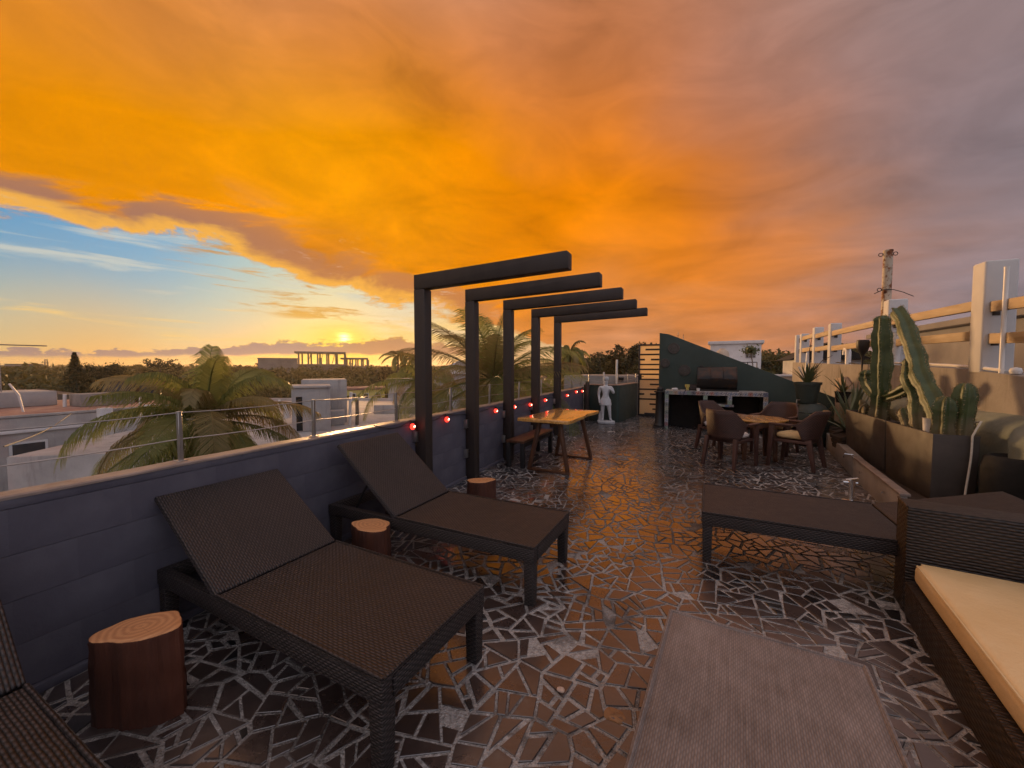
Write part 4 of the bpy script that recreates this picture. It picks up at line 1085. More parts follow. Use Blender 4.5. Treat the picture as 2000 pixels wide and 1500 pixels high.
# ---- urn with a potted aloe on top
def aloe(name, label, loc, n, L0, L1, wid, mat='aloe', spread=(0.15, 0.9), seed=0, pot=None, stalks=0, droop=0.4):
    rr = random.Random(seed)
    t = thing(name, label, 'plant', loc)
    for i in range(n):
        a = rr.uniform(0, 2 * pi); e = rr.uniform(*spread); L = rr.uniform(L0, L1)
        mb = MB(); vs = []; k = 7
        d = Vector((cos(a), sin(a), 0)); s_ = Vector((-sin(a), cos(a), 0)); p = d * 0.02; ang = pi / 2 - e
        for q in range(k + 1):
            tt = q / k; w = wid * (1 - tt) ** 0.75 * (0.8 + 0.5 * sin(min(1, tt * 2.2) * pi / 2)) + 0.0012
            nrm = d * -sin(ang) + Vector((0, 0, cos(ang)))
            vs += [p - s_ * w + nrm * w * 0.35, p - nrm * w * 0.25, p + s_ * w + nrm * w * 0.35]
            p = p + (d * cos(ang) + Vector((0, 0, sin(ang)))) * (L / k); ang -= droop * e * rr.uniform(0.1, 0.35)
        fs = []
        for q in range(k):
            for j in range(2): fs.append((q * 3 + j, q * 3 + j + 1, (q + 1) * 3 + j + 1, (q + 1) * 3 + j))
            fs.append((q * 3 + 2, q * 3, (q + 1) * 3, (q + 1) * 3 + 2))
        mb.add(vs, fs).build('leaf', mat, t, smooth_=70)
    return t
urn = thing('urn', 'big round dark green urn carrying a flower pot', 'urn', (2.02, 8.86, 0))
MB().lathe([(0.20, 0.0), (0.26, 0.06), (0.30, 0.30), (0.315, 0.50), (0.29, 0.64), (0.22, 0.735), (0.17, 0.765), (0.165, 0.775)], n=36).build('body', 'pot_green', urn, smooth_=50)
for z, r_ in ((0.32, 0.303), (0.62, 0.297)):
    MB().lathe([(r_ + 0.000, z - 0.01), (r_ + 0.008, z), (r_ - 0.002, z + 0.01)], n=36, cap=False).build('band', 'pot_green', urn, smooth_=True)
MB().tube([(-0.17, -0.10, 0.70), (-0.235, -0.13, 0.76), (-0.225, -0.13, 0.84), (-0.15, -0.10, 0.84)], 0.012, 8).build('handle', 'steel', urn, smooth_=True)
pt = thing('flower_pot', 'ribbed green flower pot standing on the urn', 'pot', (1.97, 8.84, 0.778))
MB().lathe([(0.145, 0.0), (0.155, 0.02), (0.195, 0.335), (0.215, 0.338), (0.218, 0.385), (0.20, 0.385), (0.19, 0.36)], n=36).build('body', 'pot_green', pt, smooth_=40)
MB().lathe([(0.0, 0.355), (0.19, 0.36)], n=24, cap=False).build('soil', 'soil', pt)
aloe('aloe_plant', 'yellow green aloe growing in the pot on top of the urn', (1.97, 8.84, 1.13), 30, 0.28, 0.46, 0.021, spread=(0.05, 0.75), seed=3)
t = thing('flower_stalk', 'two tall dry flower stalks bending out of the aloe pot', 'stalk', (1.97, 8.84, 1.15))
MB().tube([(0, 0, 0), (0.03, 0.02, 0.30), (0.02, 0.03, 0.60), (0.05, 0.02, 0.85)], [0.012, 0.009, 0.007, 0.003], 6).build('stalk', 'crate_wood', t, smooth_=True)
MB().tube([(0.02, 0, 0), (0.10, 0, 0.25), (0.22, 0.01, 0.42), (0.36, 0.02, 0.50)], [0.011, 0.008, 0.006, 0.003], 6).build('stalk', 'crate_wood', t, smooth_=True)

# ================================================================== RIGHT-HAND SIDE: BED, PLANTERS, WALL
kb = MB().prism([(1.95, 6.45), (2.30, 9.25), (2.75, 9.25), (2.75, 9.16), (2.40, 9.16), (2.055, 6.45)], 0.0, 0.265).build('bed_kerb', 'concrete', bevel=0.008)
tag(kb, 'low grey concrete kerb of the planting bed behind the chairs', 'kerb')
tr = thing('steel_trough_edge', 'pale edged metal plate edging in front of the black planters', 'edging', (0, 0, 0))
MB().prism([(1.78, 4.72), (1.95, 6.44), (2.00, 6.44), (1.83, 4.72)], 0.0, 0.262).build('side_plate', 'concrete', tr, bevel=0.004)
MB().prism([(1.765, 4.70), (1.935, 6.445), (2.015, 6.445), (1.845, 4.70)], 0.263, 0.290).build('top_edge', 'coping_stone', tr, bevel=0.006)
MB().tube([(1.93, 6.38, 0.27), (1.925, 6.38, 0.315), (1.84, 6.39, 0.315), (1.835, 6.39, 0.27)], 0.007, 8).build('hoop_handle', 'chrome', tr, smooth_=True)
for q in (0.25, 0.75): MB().tube([(1.775 + 0.17 * q, 4.72 + 1.72 * q, 0.17), (1.755 + 0.17 * q, 4.72 + 1.72 * q, 0.17)], 0.012, 8).build('bolt', 'chrome', tr, smooth_=True)
vl = thing('tap_post', 'short chrome pipe with a cross handle standing beside the lounger', 'tap', (1.60, 5.30, 0))
MB().lathe([(0.09, 0.0), (0.085, 0.012), (0.03, 0.016), (0.026, 0.018), (0.026, 0.19), (0.032, 0.195), (0.032, 0.225), (0.0, 0.23)], n=20).build('pipe', 'chrome', vl, smooth_=40)
MB().tube([(-0.075, 0, 0.205), (0.05, 0, 0.205)], 0.012, 8).build('cross_bar', 'chrome', vl, smooth_=True)
MB().tube([(-0.06, -0.02, 0.232), (0.055, 0.02, 0.248)], 0.011, 8).build('lever', 'chrome', vl, smooth_=True)
bed = MB().prism([(1.9, 4.6), (2.08, 6.4), (2.42, 9.14), (2.84, 9.14), (2.84, 4.3)], 0.003, 0.15).build('planting_bed', 'soil')
struct(bed, 'dark soil of the planting bed')
def planter(name_, label, x0, x1, y0, y1, h, tap=0.05, rz=0):
    t = thing('planter', label, 'planter', ((x0 + x1) / 2, (y0 + y1) / 2, 0.0), rz, 'tall dark planters along the wall')
    a, b = (x1 - x0) / 2, (y1 - y0) / 2
    z0 = 0.152
    o_ = [(-a, -b), (a, -b), (a, b), (-a, b)]
    vs = [(x * (1 - tap), y * (1 - tap), z0) for x, y in o_] + [(x, y, h) for x, y in o_] + [(x * (1 - 0.022 / a), y * (1 - 0.022 / b), h) for x, y in o_] + [(x * (1 - 0.022 / a), y * (1 - 0.022 / b), h - 0.06) for x, y in o_]
    fs = [(3, 2, 1, 0)] + [(k * 4 + i, k * 4 + (i + 1) % 4, (k + 1) * 4 + (i + 1) % 4, (k + 1) * 4 + i) for k in range(3) for i in range(4)]
    MB().add(vs, fs).build('box', 'planter', t, bevel=0.005)
    MB().box(-a + 0.024, a - 0.024, -b + 0.024, b - 0.024, h - 0.075, h - 0.05).build('soil', 'soil', t)
    return t
planter('p', 'nearer dark planter box holding the tall twisted cactus', 2.14, 2.47, 5.10, 6.10, 0.80)
planter('p', 'farther dark planter box holding the forked cactus', 2.17, 2.52, 6.20, 7.55, 0.795)
def cactus_tube(pts, rads, n=36, ribs=6):
    # resample
    P = [Vector(p) for p in pts]; out = []; rr = []
    for i in range(len(P) - 1):
        for k in range(6):
            t = k / 6; p0 = P[max(i - 1, 0)]; p1 = P[i]; p2 = P[i + 1]; p3 = P[min(i + 2, len(P) - 1)]
            out.append(0.5 * ((2 * p1) + (p2 - p0) * t + (2 * p0 - 5 * p1 + 4 * p2 - p3) * t * t + (3 * p1 - p0 - 3 * p2 + p3) * t ** 3))
            rr.append(rads[i] + (rads[i + 1] - rads[i]) * t)
    out.append(P[-1]); rr.append(rads[-1])
    d = (P[-1] - P[-2]).normalized(); r_ = rads[-1]
    for k in range(1, 6):
        a = k / 5 * pi / 2 * 0.97; out.append(P[-1] + d * r_ * sin(a) * 0.9); rr.append(r_ * cos(a))
    # twist and waviness of old growth
    return out, [q * (1 + 0.08 * sin(i * 0.8) + 0.05 * sin(i * 2.1)) for i, q in enumerate(rr)]
def cactus_arm(t, pts, rads, ribs=5, seed=0):
    out, rr = cactus_tube(pts, rads)
    mb = MB().tube(out, [q * 1.18 for q in rr], 40, True, ribs, 0.36)
    o = mb.build('stem', 'cactus', t, smooth_=70)
    # areoles: spine tufts along each rib crest
    q = MB(); n = 40
    for i in range(2, len(out) - 1):
        for k in range(ribs):
            j = int(round(k * n / ribs)) % n; v = Vector(mb.v[i * n + j]); c = Vector(out[i]); d = (v - c).normalized()
            for s_ in range(4):
                e = (d + Vector((random.gauss(0, .5), random.gauss(0, .5), random.gauss(0, .5)))).normalized()
                sd_ = e.cross(Vector((0.3, 0.5, 0.8))).normalized() * 0.0028
                q.add([v - sd_, v + sd_, v + e * 0.022], [(0, 1, 2)])
    q.build('spines', 'spines', o, kind='stuff', fix=False)
    return o
c1 = thing('cactus', 'tall twisted columnar cactus leaning in the nearer planter', 'cactus', (0, 0, 0))
cactus_arm(c1, [(2.31, 5.33, 0.73), (2.30, 5.42, 1.0), (2.30, 5.58, 1.18), (2.29, 5.75, 1.36), (2.31, 5.88, 1.54), (2.30, 6.01, 1.74), (2.31, 6.20, 1.97), (2.30, 6.36, 2.12)], [0.085, 0.085, 0.080, 0.080, 0.074, 0.076, 0.074, 0.064], 5)
cactus_arm(c1, [(2.29, 5.70, 0.73), (2.28, 5.74, 0.90), (2.30, 5.82, 1.09), (2.27, 5.92, 1.31), (2.29, 6.00, 1.50)], [0.070, 0.075, 0.066, 0.070, 0.056], 5)
cactus_arm(c1, [(2.25, 5.78, 0.73), (2.23, 5.84, 0.85), (2.22, 5.88, 0.94)], [0.055, 0.06, 0.05], 5)
c2 = thing('cactus', 'short stout pair of cactus columns at the near end of the nearer planter', 'cactus', (0, 0, 0))
cactus_arm(c2, [(2.28, 5.24, 0.73), (2.28, 5.235, 0.92), (2.28, 5.23, 1.09)], [0.075, 0.082, 0.076], 6)
cactus_arm(c2, [(2.37, 5.19, 0.73), (2.385, 5.19, 1.0), (2.39, 5.19, 1.23)], [0.075, 0.080, 0.072], 6)
c3 = thing('cactus', 'forked green cactus with one tall column in the farther planter', 'cactus', (0, 0, 0))
cactus_arm(c3, [(2.31, 6.80, 0.72), (2.31, 6.78, 0.92), (2.31, 6.75, 1.12)], [0.095, 0.095, 0.080], 6)
cactus_arm(c3, [(2.31, 6.80, 1.00), (2.29, 6.95, 1.10), (2.28, 7.09, 1.20), (2.28, 7.14, 1.28), (2.28, 7.14, 1.34)], [0.06, 0.072, 0.078, 0.080, 0.074], 6)
cactus_arm(c3, [(2.31, 6.74, 1.05), (2.30, 6.75, 1.28), (2.31, 6.77, 1.55), (2.30, 6.78, 1.85), (2.30, 6.79, 2.06)], [0.075, 0.092, 0.098, 0.090, 0.076], 6)
cactus_arm(c3, [(2.33, 6.72, 1.05), (2.37, 6.55, 1.09), (2.42, 6.36, 1.18), (2.44, 6.24, 1.27)], [0.05, 0.058, 0.062, 0.05], 6)
c4 = thing('cactus', 'small flat cactus pads sprouting at the far end of the farther planter', 'cactus', (0, 0, 0))
for (x, y, z, a) in [(2.30, 7.35, 0.80, 0.3), (2.36, 7.42, 0.85, -0.4), (2.28, 7.22, 0.78, 0.8), (2.42, 6.62, 0.80, -0.6)]:
    MB().tube([(0, 0, -0.08), (0, 0, 0), (0, 0, 0.07), (0, 0, 0.12)], [0.02, 0.055, 0.055, 0.015], 14, flat=0.4).build('pad', 'cactus', c4, loc=(x, y, z), rot=(0.2, a, a * 2), smooth_=70)
cup = MB().lathe([(0.040, 0), (0.050, 0.16), (0.054, 0.17), (0.050, 0.17), (0.042, 0.01)], n=20).build('white_tumbler', 'pvc', loc=(2.24, 5.42, 0.752), smooth_=40); tag(cup, 'white tumbler pushed into the soil among the cactus stems', 'tumbler')
rp_ = []
for k in range(26):
    t = k / 25; rp_.append((2.40 - 0.04 * t + 0.006 * sin(t * 5), 5.075 - 0.03 * t, 0.80 - 0.62 * t))
o = MB().tube([(2.45, 5.16, 0.92), (2.47, 5.11, 0.94), (2.43, 5.085, 0.87)] + rp_, 0.0085, 7).build('white_rope', 'rope', smooth_=True); tag(o, 'white rope hanging down the front of the nearer planter', 'rope')
o = thing('black_pot', 'black rounded pot in shade under the wall ledge, right of the planters', 'pot', (2.57, 4.86, 0.152))
MB().lathe([(0.16, 0.0), (0.19, 0.05), (0.20, 0.40), (0.18, 0.50), (0.15, 0.52), (0.13, 0.49)], n=28).build('body', 'soot', o, smooth_=50)

# slatted wooden crates with agaves, tilted in the bed
def crate(label, loc, rot):
    t = thing('crate', label, 'crate', loc, 0, 'slatted crates in the planting bed'); t.rotation_euler = rot
    for k in range(3):
        z = 0.012 + k * 0.078
        for y in (-0.13, 0.118): MB().box(-0.16, 0.16, y, y + 0.012, z, z + 0.062).build('slat', 'crate_wood', t, bevel=0.002, seg=1)
        for x in (-0.16, 0.148): MB().box(x, x + 0.012, -0.117, 0.117, z, z + 0.062).build('slat', 'crate_wood', t, bevel=0.002, seg=1)
    for x in (-0.147, 0.127):
        for y in (-0.117, 0.097): MB().box(x, x + 0.02, y, y + 0.02, 0, 0.235).build('corner_post', 'crate_wood', t)
    MB().box(-0.146, 0.146, -0.116, 0.116, 0.0, 0.20).build('soil', 'soil', t)
crate('tilted slatted wooden crate nearest the planters', (2.27, 7.68, 0.20), (0.10, -0.28, R(15)))
crate('slatted wooden crate in the middle of the bed', (2.36, 8.12, 0.20), (0.05, -0.2, R(8)))
crate('slatted wooden crate closest to the urn', (2.45, 8.62, 0.17), (0, -0.05, R(5)))
aloe('agave_plant', 'pale green agave with long stiff leaves leaning over the kerb', (2.25, 7.72, 0.44), 14, 0.60, 0.98, 0.034, 'agave', (0.25, 1.3), 5, droop=0.18)
aloe('agave_plant', 'upright grey green agave behind the leaning one', (2.42, 8.0, 0.42), 11, 0.55, 0.85, 0.040, 'agave', (0.02, 0.5), 9, droop=0.2)
aloe('aloe_plant', 'spindly reddish aloe in a pot on the ledge of the right wall', (2.60, 9.2, 0.97), 12, 0.25, 0.55, 0.020, 'aloe', (0.05, 0.9), 12)
o = MB().lathe([(0.10, 0), (0.13, 0.2), (0.14, 0.2), (0.12, 0.19)], n=20).build('small_pot', 'soot', loc=(2.60, 9.2, 0.78), smooth_=40); tag(o, 'small dark pot under the spindly aloe', 'pot')
dg = []
for k in range(260):
    a = rng.uniform(0, 6.28); b0 = Vector((2.5 + rng.uniform(-0.14, 0.14), 8.9 + rng.uniform(-0.25, 0.2), 0.55 + rng.uniform(-0.1, 0.25)))
    d = Vector((cos(a), sin(a), rng.uniform(-0.9, 0.6))).normalized() * rng.uniform(0.08, 0.2); s_ = Vector((-sin(a), cos(a), 0)) * 0.003
    dg.append([b0 - s_, b0 + s_, b0 + d + Vector((0, 0, -0.04)) + s_ * 0.3, b0 + d + Vector((0, 0, -0.04)) - s_ * 0.3])
o = np_quads('dry_grass', np.array([[tuple(p) for p in q] for q in dg]), 'palm_leaf_dry'); o['kind'] = 'stuff'; o['label'] = 'tangle of dry brown grass beside the urn'

# ---- right boundary wall
RX = 2.86
prof = [(4.0, 1.30), (5.2, 1.345), (6.3, 1.425), (8.0, 1.475), (10.5, 1.50), (14.6, 1.585)]
rwv = MB(); poly = [(4.0, -3.0)] + [(14.6, -3.0)] + [(y, z) for y, z in reversed(prof)]
rw = rwv.prism(poly, RX, RX + 0.24, 'x').build('boundary_wall', 'stained_wall', bevel=0.008)
tag(rw, 'tan stained concrete boundary wall below the white fence posts', 'wall')
lp = [(RX, 0.0), (RX - 0.16, 0.0), (RX - 0.20, 0.40), (RX - 0.21, 0.80), (RX - 0.17, 0.90), (RX - 0.08, 0.965), (RX, 0.99)]
vs = []; ny = 24
for k in range(ny + 1):
    y = 4.0 + (9.55 - 4.0) * k / ny; dz = 0.10 * k / ny + 0.012 * sin(k * 1.3); ex = 1.0 + 0.10 * sin(k * 0.9) + (0.5 if k < 5 else 0)
    for (x, z) in lp: vs.append((RX + (x - RX) * ex, y, z + (dz - 0.04 if z > 0.5 else 0)))
m_ = len(lp)
fs = [(k * m_ + i, (k + 1) * m_ + i, (k + 1) * m_ + i + 1, k * m_ + i + 1) for k in range(ny) for i in range(m_ - 1)] + [tuple(range(m_)), tuple(ny * m_ + i for i in reversed(range(m_)))]
MB().add(vs, fs).build('ledge', 'ledge_plaster', rw, smooth_=50)
MB().prism([(9.4, 0.0), (10.3, 0.0), (10.3, 1.2), (9.9, 1.25), (9.4, 1.0)], RX - 0.09, RX - 0.001, 'x').build('rough_patch', 'concrete_warm', rw, bevel=0.02)
def wtop(y):
    for (a, za), (b, zb) in zip(prof[:-1], prof[1:]):
        if a <= y <= b: return za + (zb - za) * (y - a) / (b - a)
    return prof[-1][1]
fp = [(6.08, 0.26, 0.22, 2.62, 'broad white fence post nearest the viewer, with a thin pipe before it'), (8.35, 0.24, 0.2, 2.56, 'white fence post half hidden behind the cactus tips'), (11.25, 0.21, 0.2, 2.47, 'fourth white fence post from the far end of the boundary wall'), (12.55, 0.20, 0.2, 2.50, 'third white fence post from the far end of the boundary wall'), (13.85, 0.20, 0.2, 2.43, 'second white fence post from the far end of the boundary wall'), (14.45, 0.20, 0.2, 2.44, 'white fence post at the far end of the boundary wall')]
for (y, w, d, z1, lab) in fp:
    z0 = wtop(y) + 0.002
    t = thing('fence_post', lab, 'post', (RX + 0.125, y, z0 - 0.035), 0, 'white posts on the boundary wall')
    MB().box(-w / 2, w / 2, -d / 2, d / 2, 0.0, z1 - z0).build('shaft', 'white_paint', t, bevel=0.022, seg=3)
    for zr in (0.60, 0.28):
        MB().box(-w / 2 + 0.07, -w / 2 + 0.13, -d / 2 - 0.006, -d / 2 - 0.0005, zr + 0.02, zr + 0.15).build('rail_socket', 'crate_wood', t)
for k, (y0, y1) in enumerate([(4.2, 5.965), (6.195, 8.245), (8.455, 11.145), (11.355, 12.445), (12.655, 13.745)]):
    for up in (0, 1):
        za = wtop(y0) + (0.70 if up else 0.36) + 0.02; zb = wtop(y1) + (0.70 if up else 0.36) - 0.01
        mb = MB().add([(x, y, z) for y, zc_ in ((y0, za), (y1, zb)) for z in (zc_ - 0.055, zc_ + 0.055) for x in (RX + 0.04, RX + 0.10)], [(0, 2, 3, 1), (4, 5, 7, 6), (0, 1, 5, 4), (2, 6, 7, 3), (0, 4, 6, 2), (1, 3, 7, 5)])
        o = mb.build('fence_rail', 'timber', bevel=0.006)
        wh = ['running out of the picture from the nearest fence post', 'between the nearest fence post and the post behind the cactus', 'between the post behind the cactus and the fourth far post', 'between the fourth and third far fence posts', 'between the third and second far fence posts'][k]
        tag(o, ('upper' if up else 'lower') + ' timber fence rail ' + wh, 'rail', 'timber rails between the white posts')
# pipes on top of the wall
o = MB().tube([(RX + 0.03, 5.72, wtop(5.72) - 0.01), (RX + 0.03, 5.72, 2.42), (RX + 0.03, 5.72, 2.46)], [0.019, 0.019, 0.021], 10).build('standing_pipe', 'pvc', smooth_=True); tag(o, 'thin white pipe standing before the broad nearest fence post', 'pipe')
o = MB().tube([(RX + 0.03, 5.70, wtop(5.7) + 0.03)] + [(RX + 0.03, y, wtop(y) + 0.03) for y in (6.0, 6.6, 7.3, 8.0)], 0.018, 8).build('lying_pipe', 'pvc', smooth_=True); tag(o, 'white pipe lying along the top of the boundary wall', 'pipe')
o = MB().lathe([(0.0, 0), (0.035, 0.005), (0.045, 0.03), (0.035, 0.06), (0, 0.07)], n=14).build('round_stone', 'pvc', loc=(RX + 0.06, 5.58, wtop(5.58) + 0.002), smooth_=60); tag(o, 'small round white knob on the wall beside the thin pipe', 'knob')
o = MB().tube([(RX + 0.06, 8.10, wtop(8.1)), (RX + 0.06, 8.10, wtop(8.1) + 0.5)], 0.055, 16).build('short_pipe', 'pvc', smooth_=True); tag(o, 'short thick white pipe between the two tall cactus columns', 'pipe')
o = MB().tube([(RX + 0.08, 10.2, wtop(10.2) - 0.01), (RX + 0.08, 10.2, wtop(10.2) + 0.25), (RX + 0.08, 10.24, wtop(10.2) + 0.31), (RX + 0.08, 10.32, wtop(10.2) + 0.32), (RX + 0.08, 10.38, wtop(10.2) + 0.27), (RX + 0.08, 10.38, wtop(10.2) + 0.2)], 0.05, 12).build('bent_pipe', 'pvc', smooth_=True); tag(o, 'white pipe bent over like a cane on the boundary wall', 'pipe')
o = MB().tube([(RX + 0.10, 9.4, wtop(9.4) - 0.02), (RX + 0.10, 10.2, wtop(10.2) + 0.03), (RX + 0.10, 11.0, wtop(11.0) + 0.03)], 0.012, 6).build('black_hose', 'cable_black', smooth_=True); tag(o, 'black hose lying along the wall top behind the bent pipe', 'hose')
rpole = thing('rusty_pole', 'tall rusty cream pole with wire hooks rising behind the cactus', 'pole', (RX + 0.10, 8.62, wtop(8.6) - 0.02))
MB().tube([(0, 0, 0), (0, 0, 1.0), (0.0, 0, 1.92)], 0.062, 16).build('tube', 'rust', rpole, smooth_=True)
MB().lathe([(0.066, 1.90), (0.066, 1.925), (0.055, 1.93)], n=16).build('collar', 'rust', rpole, smooth_=40)
for z, sx in ((1.86, -1), (1.86, 1), (1.28, -1), (0.62, -1)):
    MB().tube([(sx * (0.095 + 0.028 * cos(a)), 0, z + 0.028 * sin(a)) for a in [k * 2 * pi / 10 for k in range(11)]], 0.006, 6).build('hook', 'black_metal', rpole, smooth_=True)
MB().tube([(-0.16, 0, 1.22), (-0.06, -0.07, 1.27), (0.06, -0.07, 1.26), (0.2, -0.04, 1.21), (0.34, 0, 1.14)], 0.006, 5).build('wire', 'cable_black', rpole, smooth_=True)
th = thing('garden_torch', 'black metal garden torch with a tulip shaped head beside the cactus', 'torch', (RX - 0.02, 8.98, 1.36))
MB().lathe([(0.010, 0.0), (0.012, 0.05), (0.018, 0.22), (0.030, 0.28), (0.075, 0.36), (0.092, 0.43), (0.095, 0.50), (0.085, 0.545), (0.078, 0.545), (0.06, 0.50)], n=20).build('head', 'black_metal', th, loc=(-0.05, 0, 0.02), smooth_=40)
MB().tube([(-0.05, 0, 0.03), (-0.05, 0, -0.005), (0.03, 0, -0.01)], 0.013, 8).build('bracket', 'black_metal', th, smooth_=True)

# ---- bits on the floor
o = pillow(-0.018, 0.018, -0.012, 0.012, 0.0, 0.014, 0.8, 8, 6, 0.002, 1).build('sea_shell', 'shell_pink', loc=(-0.50, 1.62, 0.006), smooth_=60); tag(o, 'small pinkish shell lying on the paving in the foreground', 'shell')
o = pillow(-0.045, 0.045, -0.034, 0.034, -0.012, 0.008, 0.7, 10, 8, 0.003, 3).build('pale_rock', 'ochre_rock', loc=(-0.26, 1.60, 0.001), smooth_=60); tag(o, 'pale orange rock set in the paving beside the worn lounger', 'rock')

# ================================================================== BEYOND THE TERRACE
GZ = -9.5
def far(az, d, z=0.0):
    """point d metres from the terrace at bearing az (degrees clockwise of the street heading)"""
    a = R(CAM_YAW - az); return Vector((-sin(a) * d, cos(a) * d, z))
def face(az): return R(CAM_YAW - az)       # turn so that local -y looks back at the terrace
gd = MB().lathe([(0.0, GZ), (20, GZ), (200, GZ), (990, GZ)], n=64, cap=False).build('ground', 'ground_green')
struct(gd, 'dark green ground of the town')
blk_ = MB().box(-2.72, 3.1, -6, 15.0, GZ, -0.36).build('own_building', 'white_plaster')
tag(blk_, 'walls of the building that carries the terrace', 'building')

def palm(label, base, crown_z, n, L, seed, e0=1.35, e1=-0.35, lean=(0, 0), nuts=0, dens=46, dry=0.15, lw=0.018, droop=1.0, name='coconut_palm', azr=None, group='palms beyond the parapet', leaf=0.24, hang=1.0):
    rr = random.Random(seed)
    t = thing(name, label, 'palm', (base[0], base[1], GZ), 0, group)
    top = Vector((lean[0], lean[1], crown_z - GZ))
    pts = [Vector((0, 0, 0)), Vector((0.05, 0, 2.5)) + Vector((lean[0], lean[1], 0)) * 0.2, Vector((lean[0] * 0.6, lean[1] * 0.6, (crown_z - GZ) * 0.6)), top]
    MB().tube(pts, [0.22, 0.17, 0.14, 0.13], 12).build('trunk', 'trunk', t, smooth_=True)
    for i in range(n):
        f = i / max(1, n - 1)
        az = i * 2.39996 + rr.uniform(-0.25, 0.25) if azr is None else rr.uniform(*azr)
        e = e0 + (e1 - e0) * f ** 0.85 + rr.uniform(-0.12, 0.12)
        Lf = L * rr.uniform(0.82, 1.12) * (0.70 + 0.30 * min(1, f * 3))
        d = Vector((cos(az), sin(az), 0)); side0 = Vector((-sin(az), cos(az), 0))
        p = Vector(top) + d * 0.06; ang = e; K_ = 14; rach = [p.copy()]; tang = []
        bend = (0.05 + 0.10 * rr.random()) * droop
        for q in range(K_):
            tv = d * cos(ang) + Vector((0, 0, sin(ang))); tang.append(tv)
            p = p + tv * (Lf / K_); rach.append(p.copy())
            ang -= bend * (0.5 + 1.5 * q / K_) * (0.55 + 0.45 * cos(ang))
        tang.append(tang[-1])
        mb = MB().tube(rach, [0.020 * (1 - 0.9 * q / K_) + 0.002 for q in range(K_ + 1)], 5)
        roll = rr.uniform(-0.5, 0.5)
        for sgn in (-1, 1):
            for k in range(dens):
                u = 0.10 + 0.90 * (k + rr.random() * 0.6) / dens
                x = u * K_; q = min(K_ - 1, int(x)); fr = x - q
                o_ = rach[q].lerp(rach[q + 1], fr); tv = tang[q].lerp(tang[q + 1], fr).normalized()
                sd = (side0 * cos(roll) + tv.cross(side0) * sin(roll) * 0.6).normalized() * sgn
                ll = Lf * leaf * (sin((0.10 + 0.82 * u) * pi) ** 0.7 * 0.88 + 0.10) * rr.uniform(0.8, 1.15)
                d1 = (sd * 0.80 + tv * (0.45 + 0.4 * u) + Vector((0, 0, -0.08))).normalized()
                d2 = (d1 * 0.6 + Vector((0, 0, (-0.55 - 0.75 * rr.random()) * hang))).normalized()
                wv_ = tv * lw * (0.8 + 0.4 * rr.random())
                a_ = o_; b_ = o_ + d1 * ll * 0.45; c_ = b_ + d2 * ll * 0.55
                mb.add([a_ - wv_ * 0.5, a_ + wv_ * 0.5, b_ + wv_ * 0.6, b_ - wv_ * 0.6, c_], [(0, 1, 2, 3), (3, 2, 4)])
        mb.build('frond', 'palm_leaf_dry' if rr.random() < dry * (0.4 + 1.5 * f) else 'palm_leaf', t, fix=False)
    for i in range(nuts):
        a = i * 2.1; MB().lathe([(0.0, -0.12), (0.07, -0.09), (0.105, 0.0), (0.08, 0.09), (0.0, 0.13)], n=12).build('coconut', 'coconut', t, loc=(top.x + 0.20 * cos(a) * rr.uniform(0.7, 1.2), top.y + 0.20 * sin(a), top.z - 0.22 - 0.16 * (i % 3)), smooth_=60)
    return t
p = far(-38.0, 9.6)
palm('big coconut palm with coconuts rising just beyond the cable railing', p, 0.40, 42, 2.15, 21, 1.50, -1.0, nuts=7, dens=76, lw=0.018, droop=1.15, leaf=0.33, hang=0.9)
p = far(-2.8, 9.2)
palm('backlit coconut palm spreading between the pergola posts', p, 1.15, 30, 2.35, 33, 1.54, -0.6, dens=66, lw=0.017, droop=0.7, leaf=0.32, hang=0.35)
p = far(-13.0, 12.2)
palm('palm with hanging fronds left of the nearest pergola post', p, 1.0, 20, 2.1, 41, 1.0, -0.6, dens=40, lw=0.026, droop=1.4)
p = far(6.3, 14.5)
palm('low palm crown showing between the last two pergola posts', p, 0.5, 22, 2.3, 55, 1.2, -0.4, dens=40, lw=0.028, droop=1.2)
p = far(8.3, 27.0)
palm('windblown dark palm top standing right of the last pergola post', p, 2.4, 22, 2.0, 61, 1.3, -0.9, dens=34, lw=0.06, droop=1.8)
p = far(-16.2, 62.0)
palm('small distant palm silhouetted against the sunset cloud', p, 3.2, 12, 3.0, 71, 0.9, -0.5, dens=26, lw=0.14, droop=1.3, leaf=0.30)
p = far(-13.9, 66.0)
palm('distant palm partly hidden by the nearest pergola post', p, 3.0, 12, 3.0, 72, 0.9, -0.5, dens=26, lw=0.14, droop=1.3, leaf=0.30)
p = far(-51.2, 7.0)
palm('young palm with dark fronds low at the left picture edge', p, -0.95, 10, 0.85, 81, 1.4, 0.3, dens=26, lw=0.018, droop=0.7)

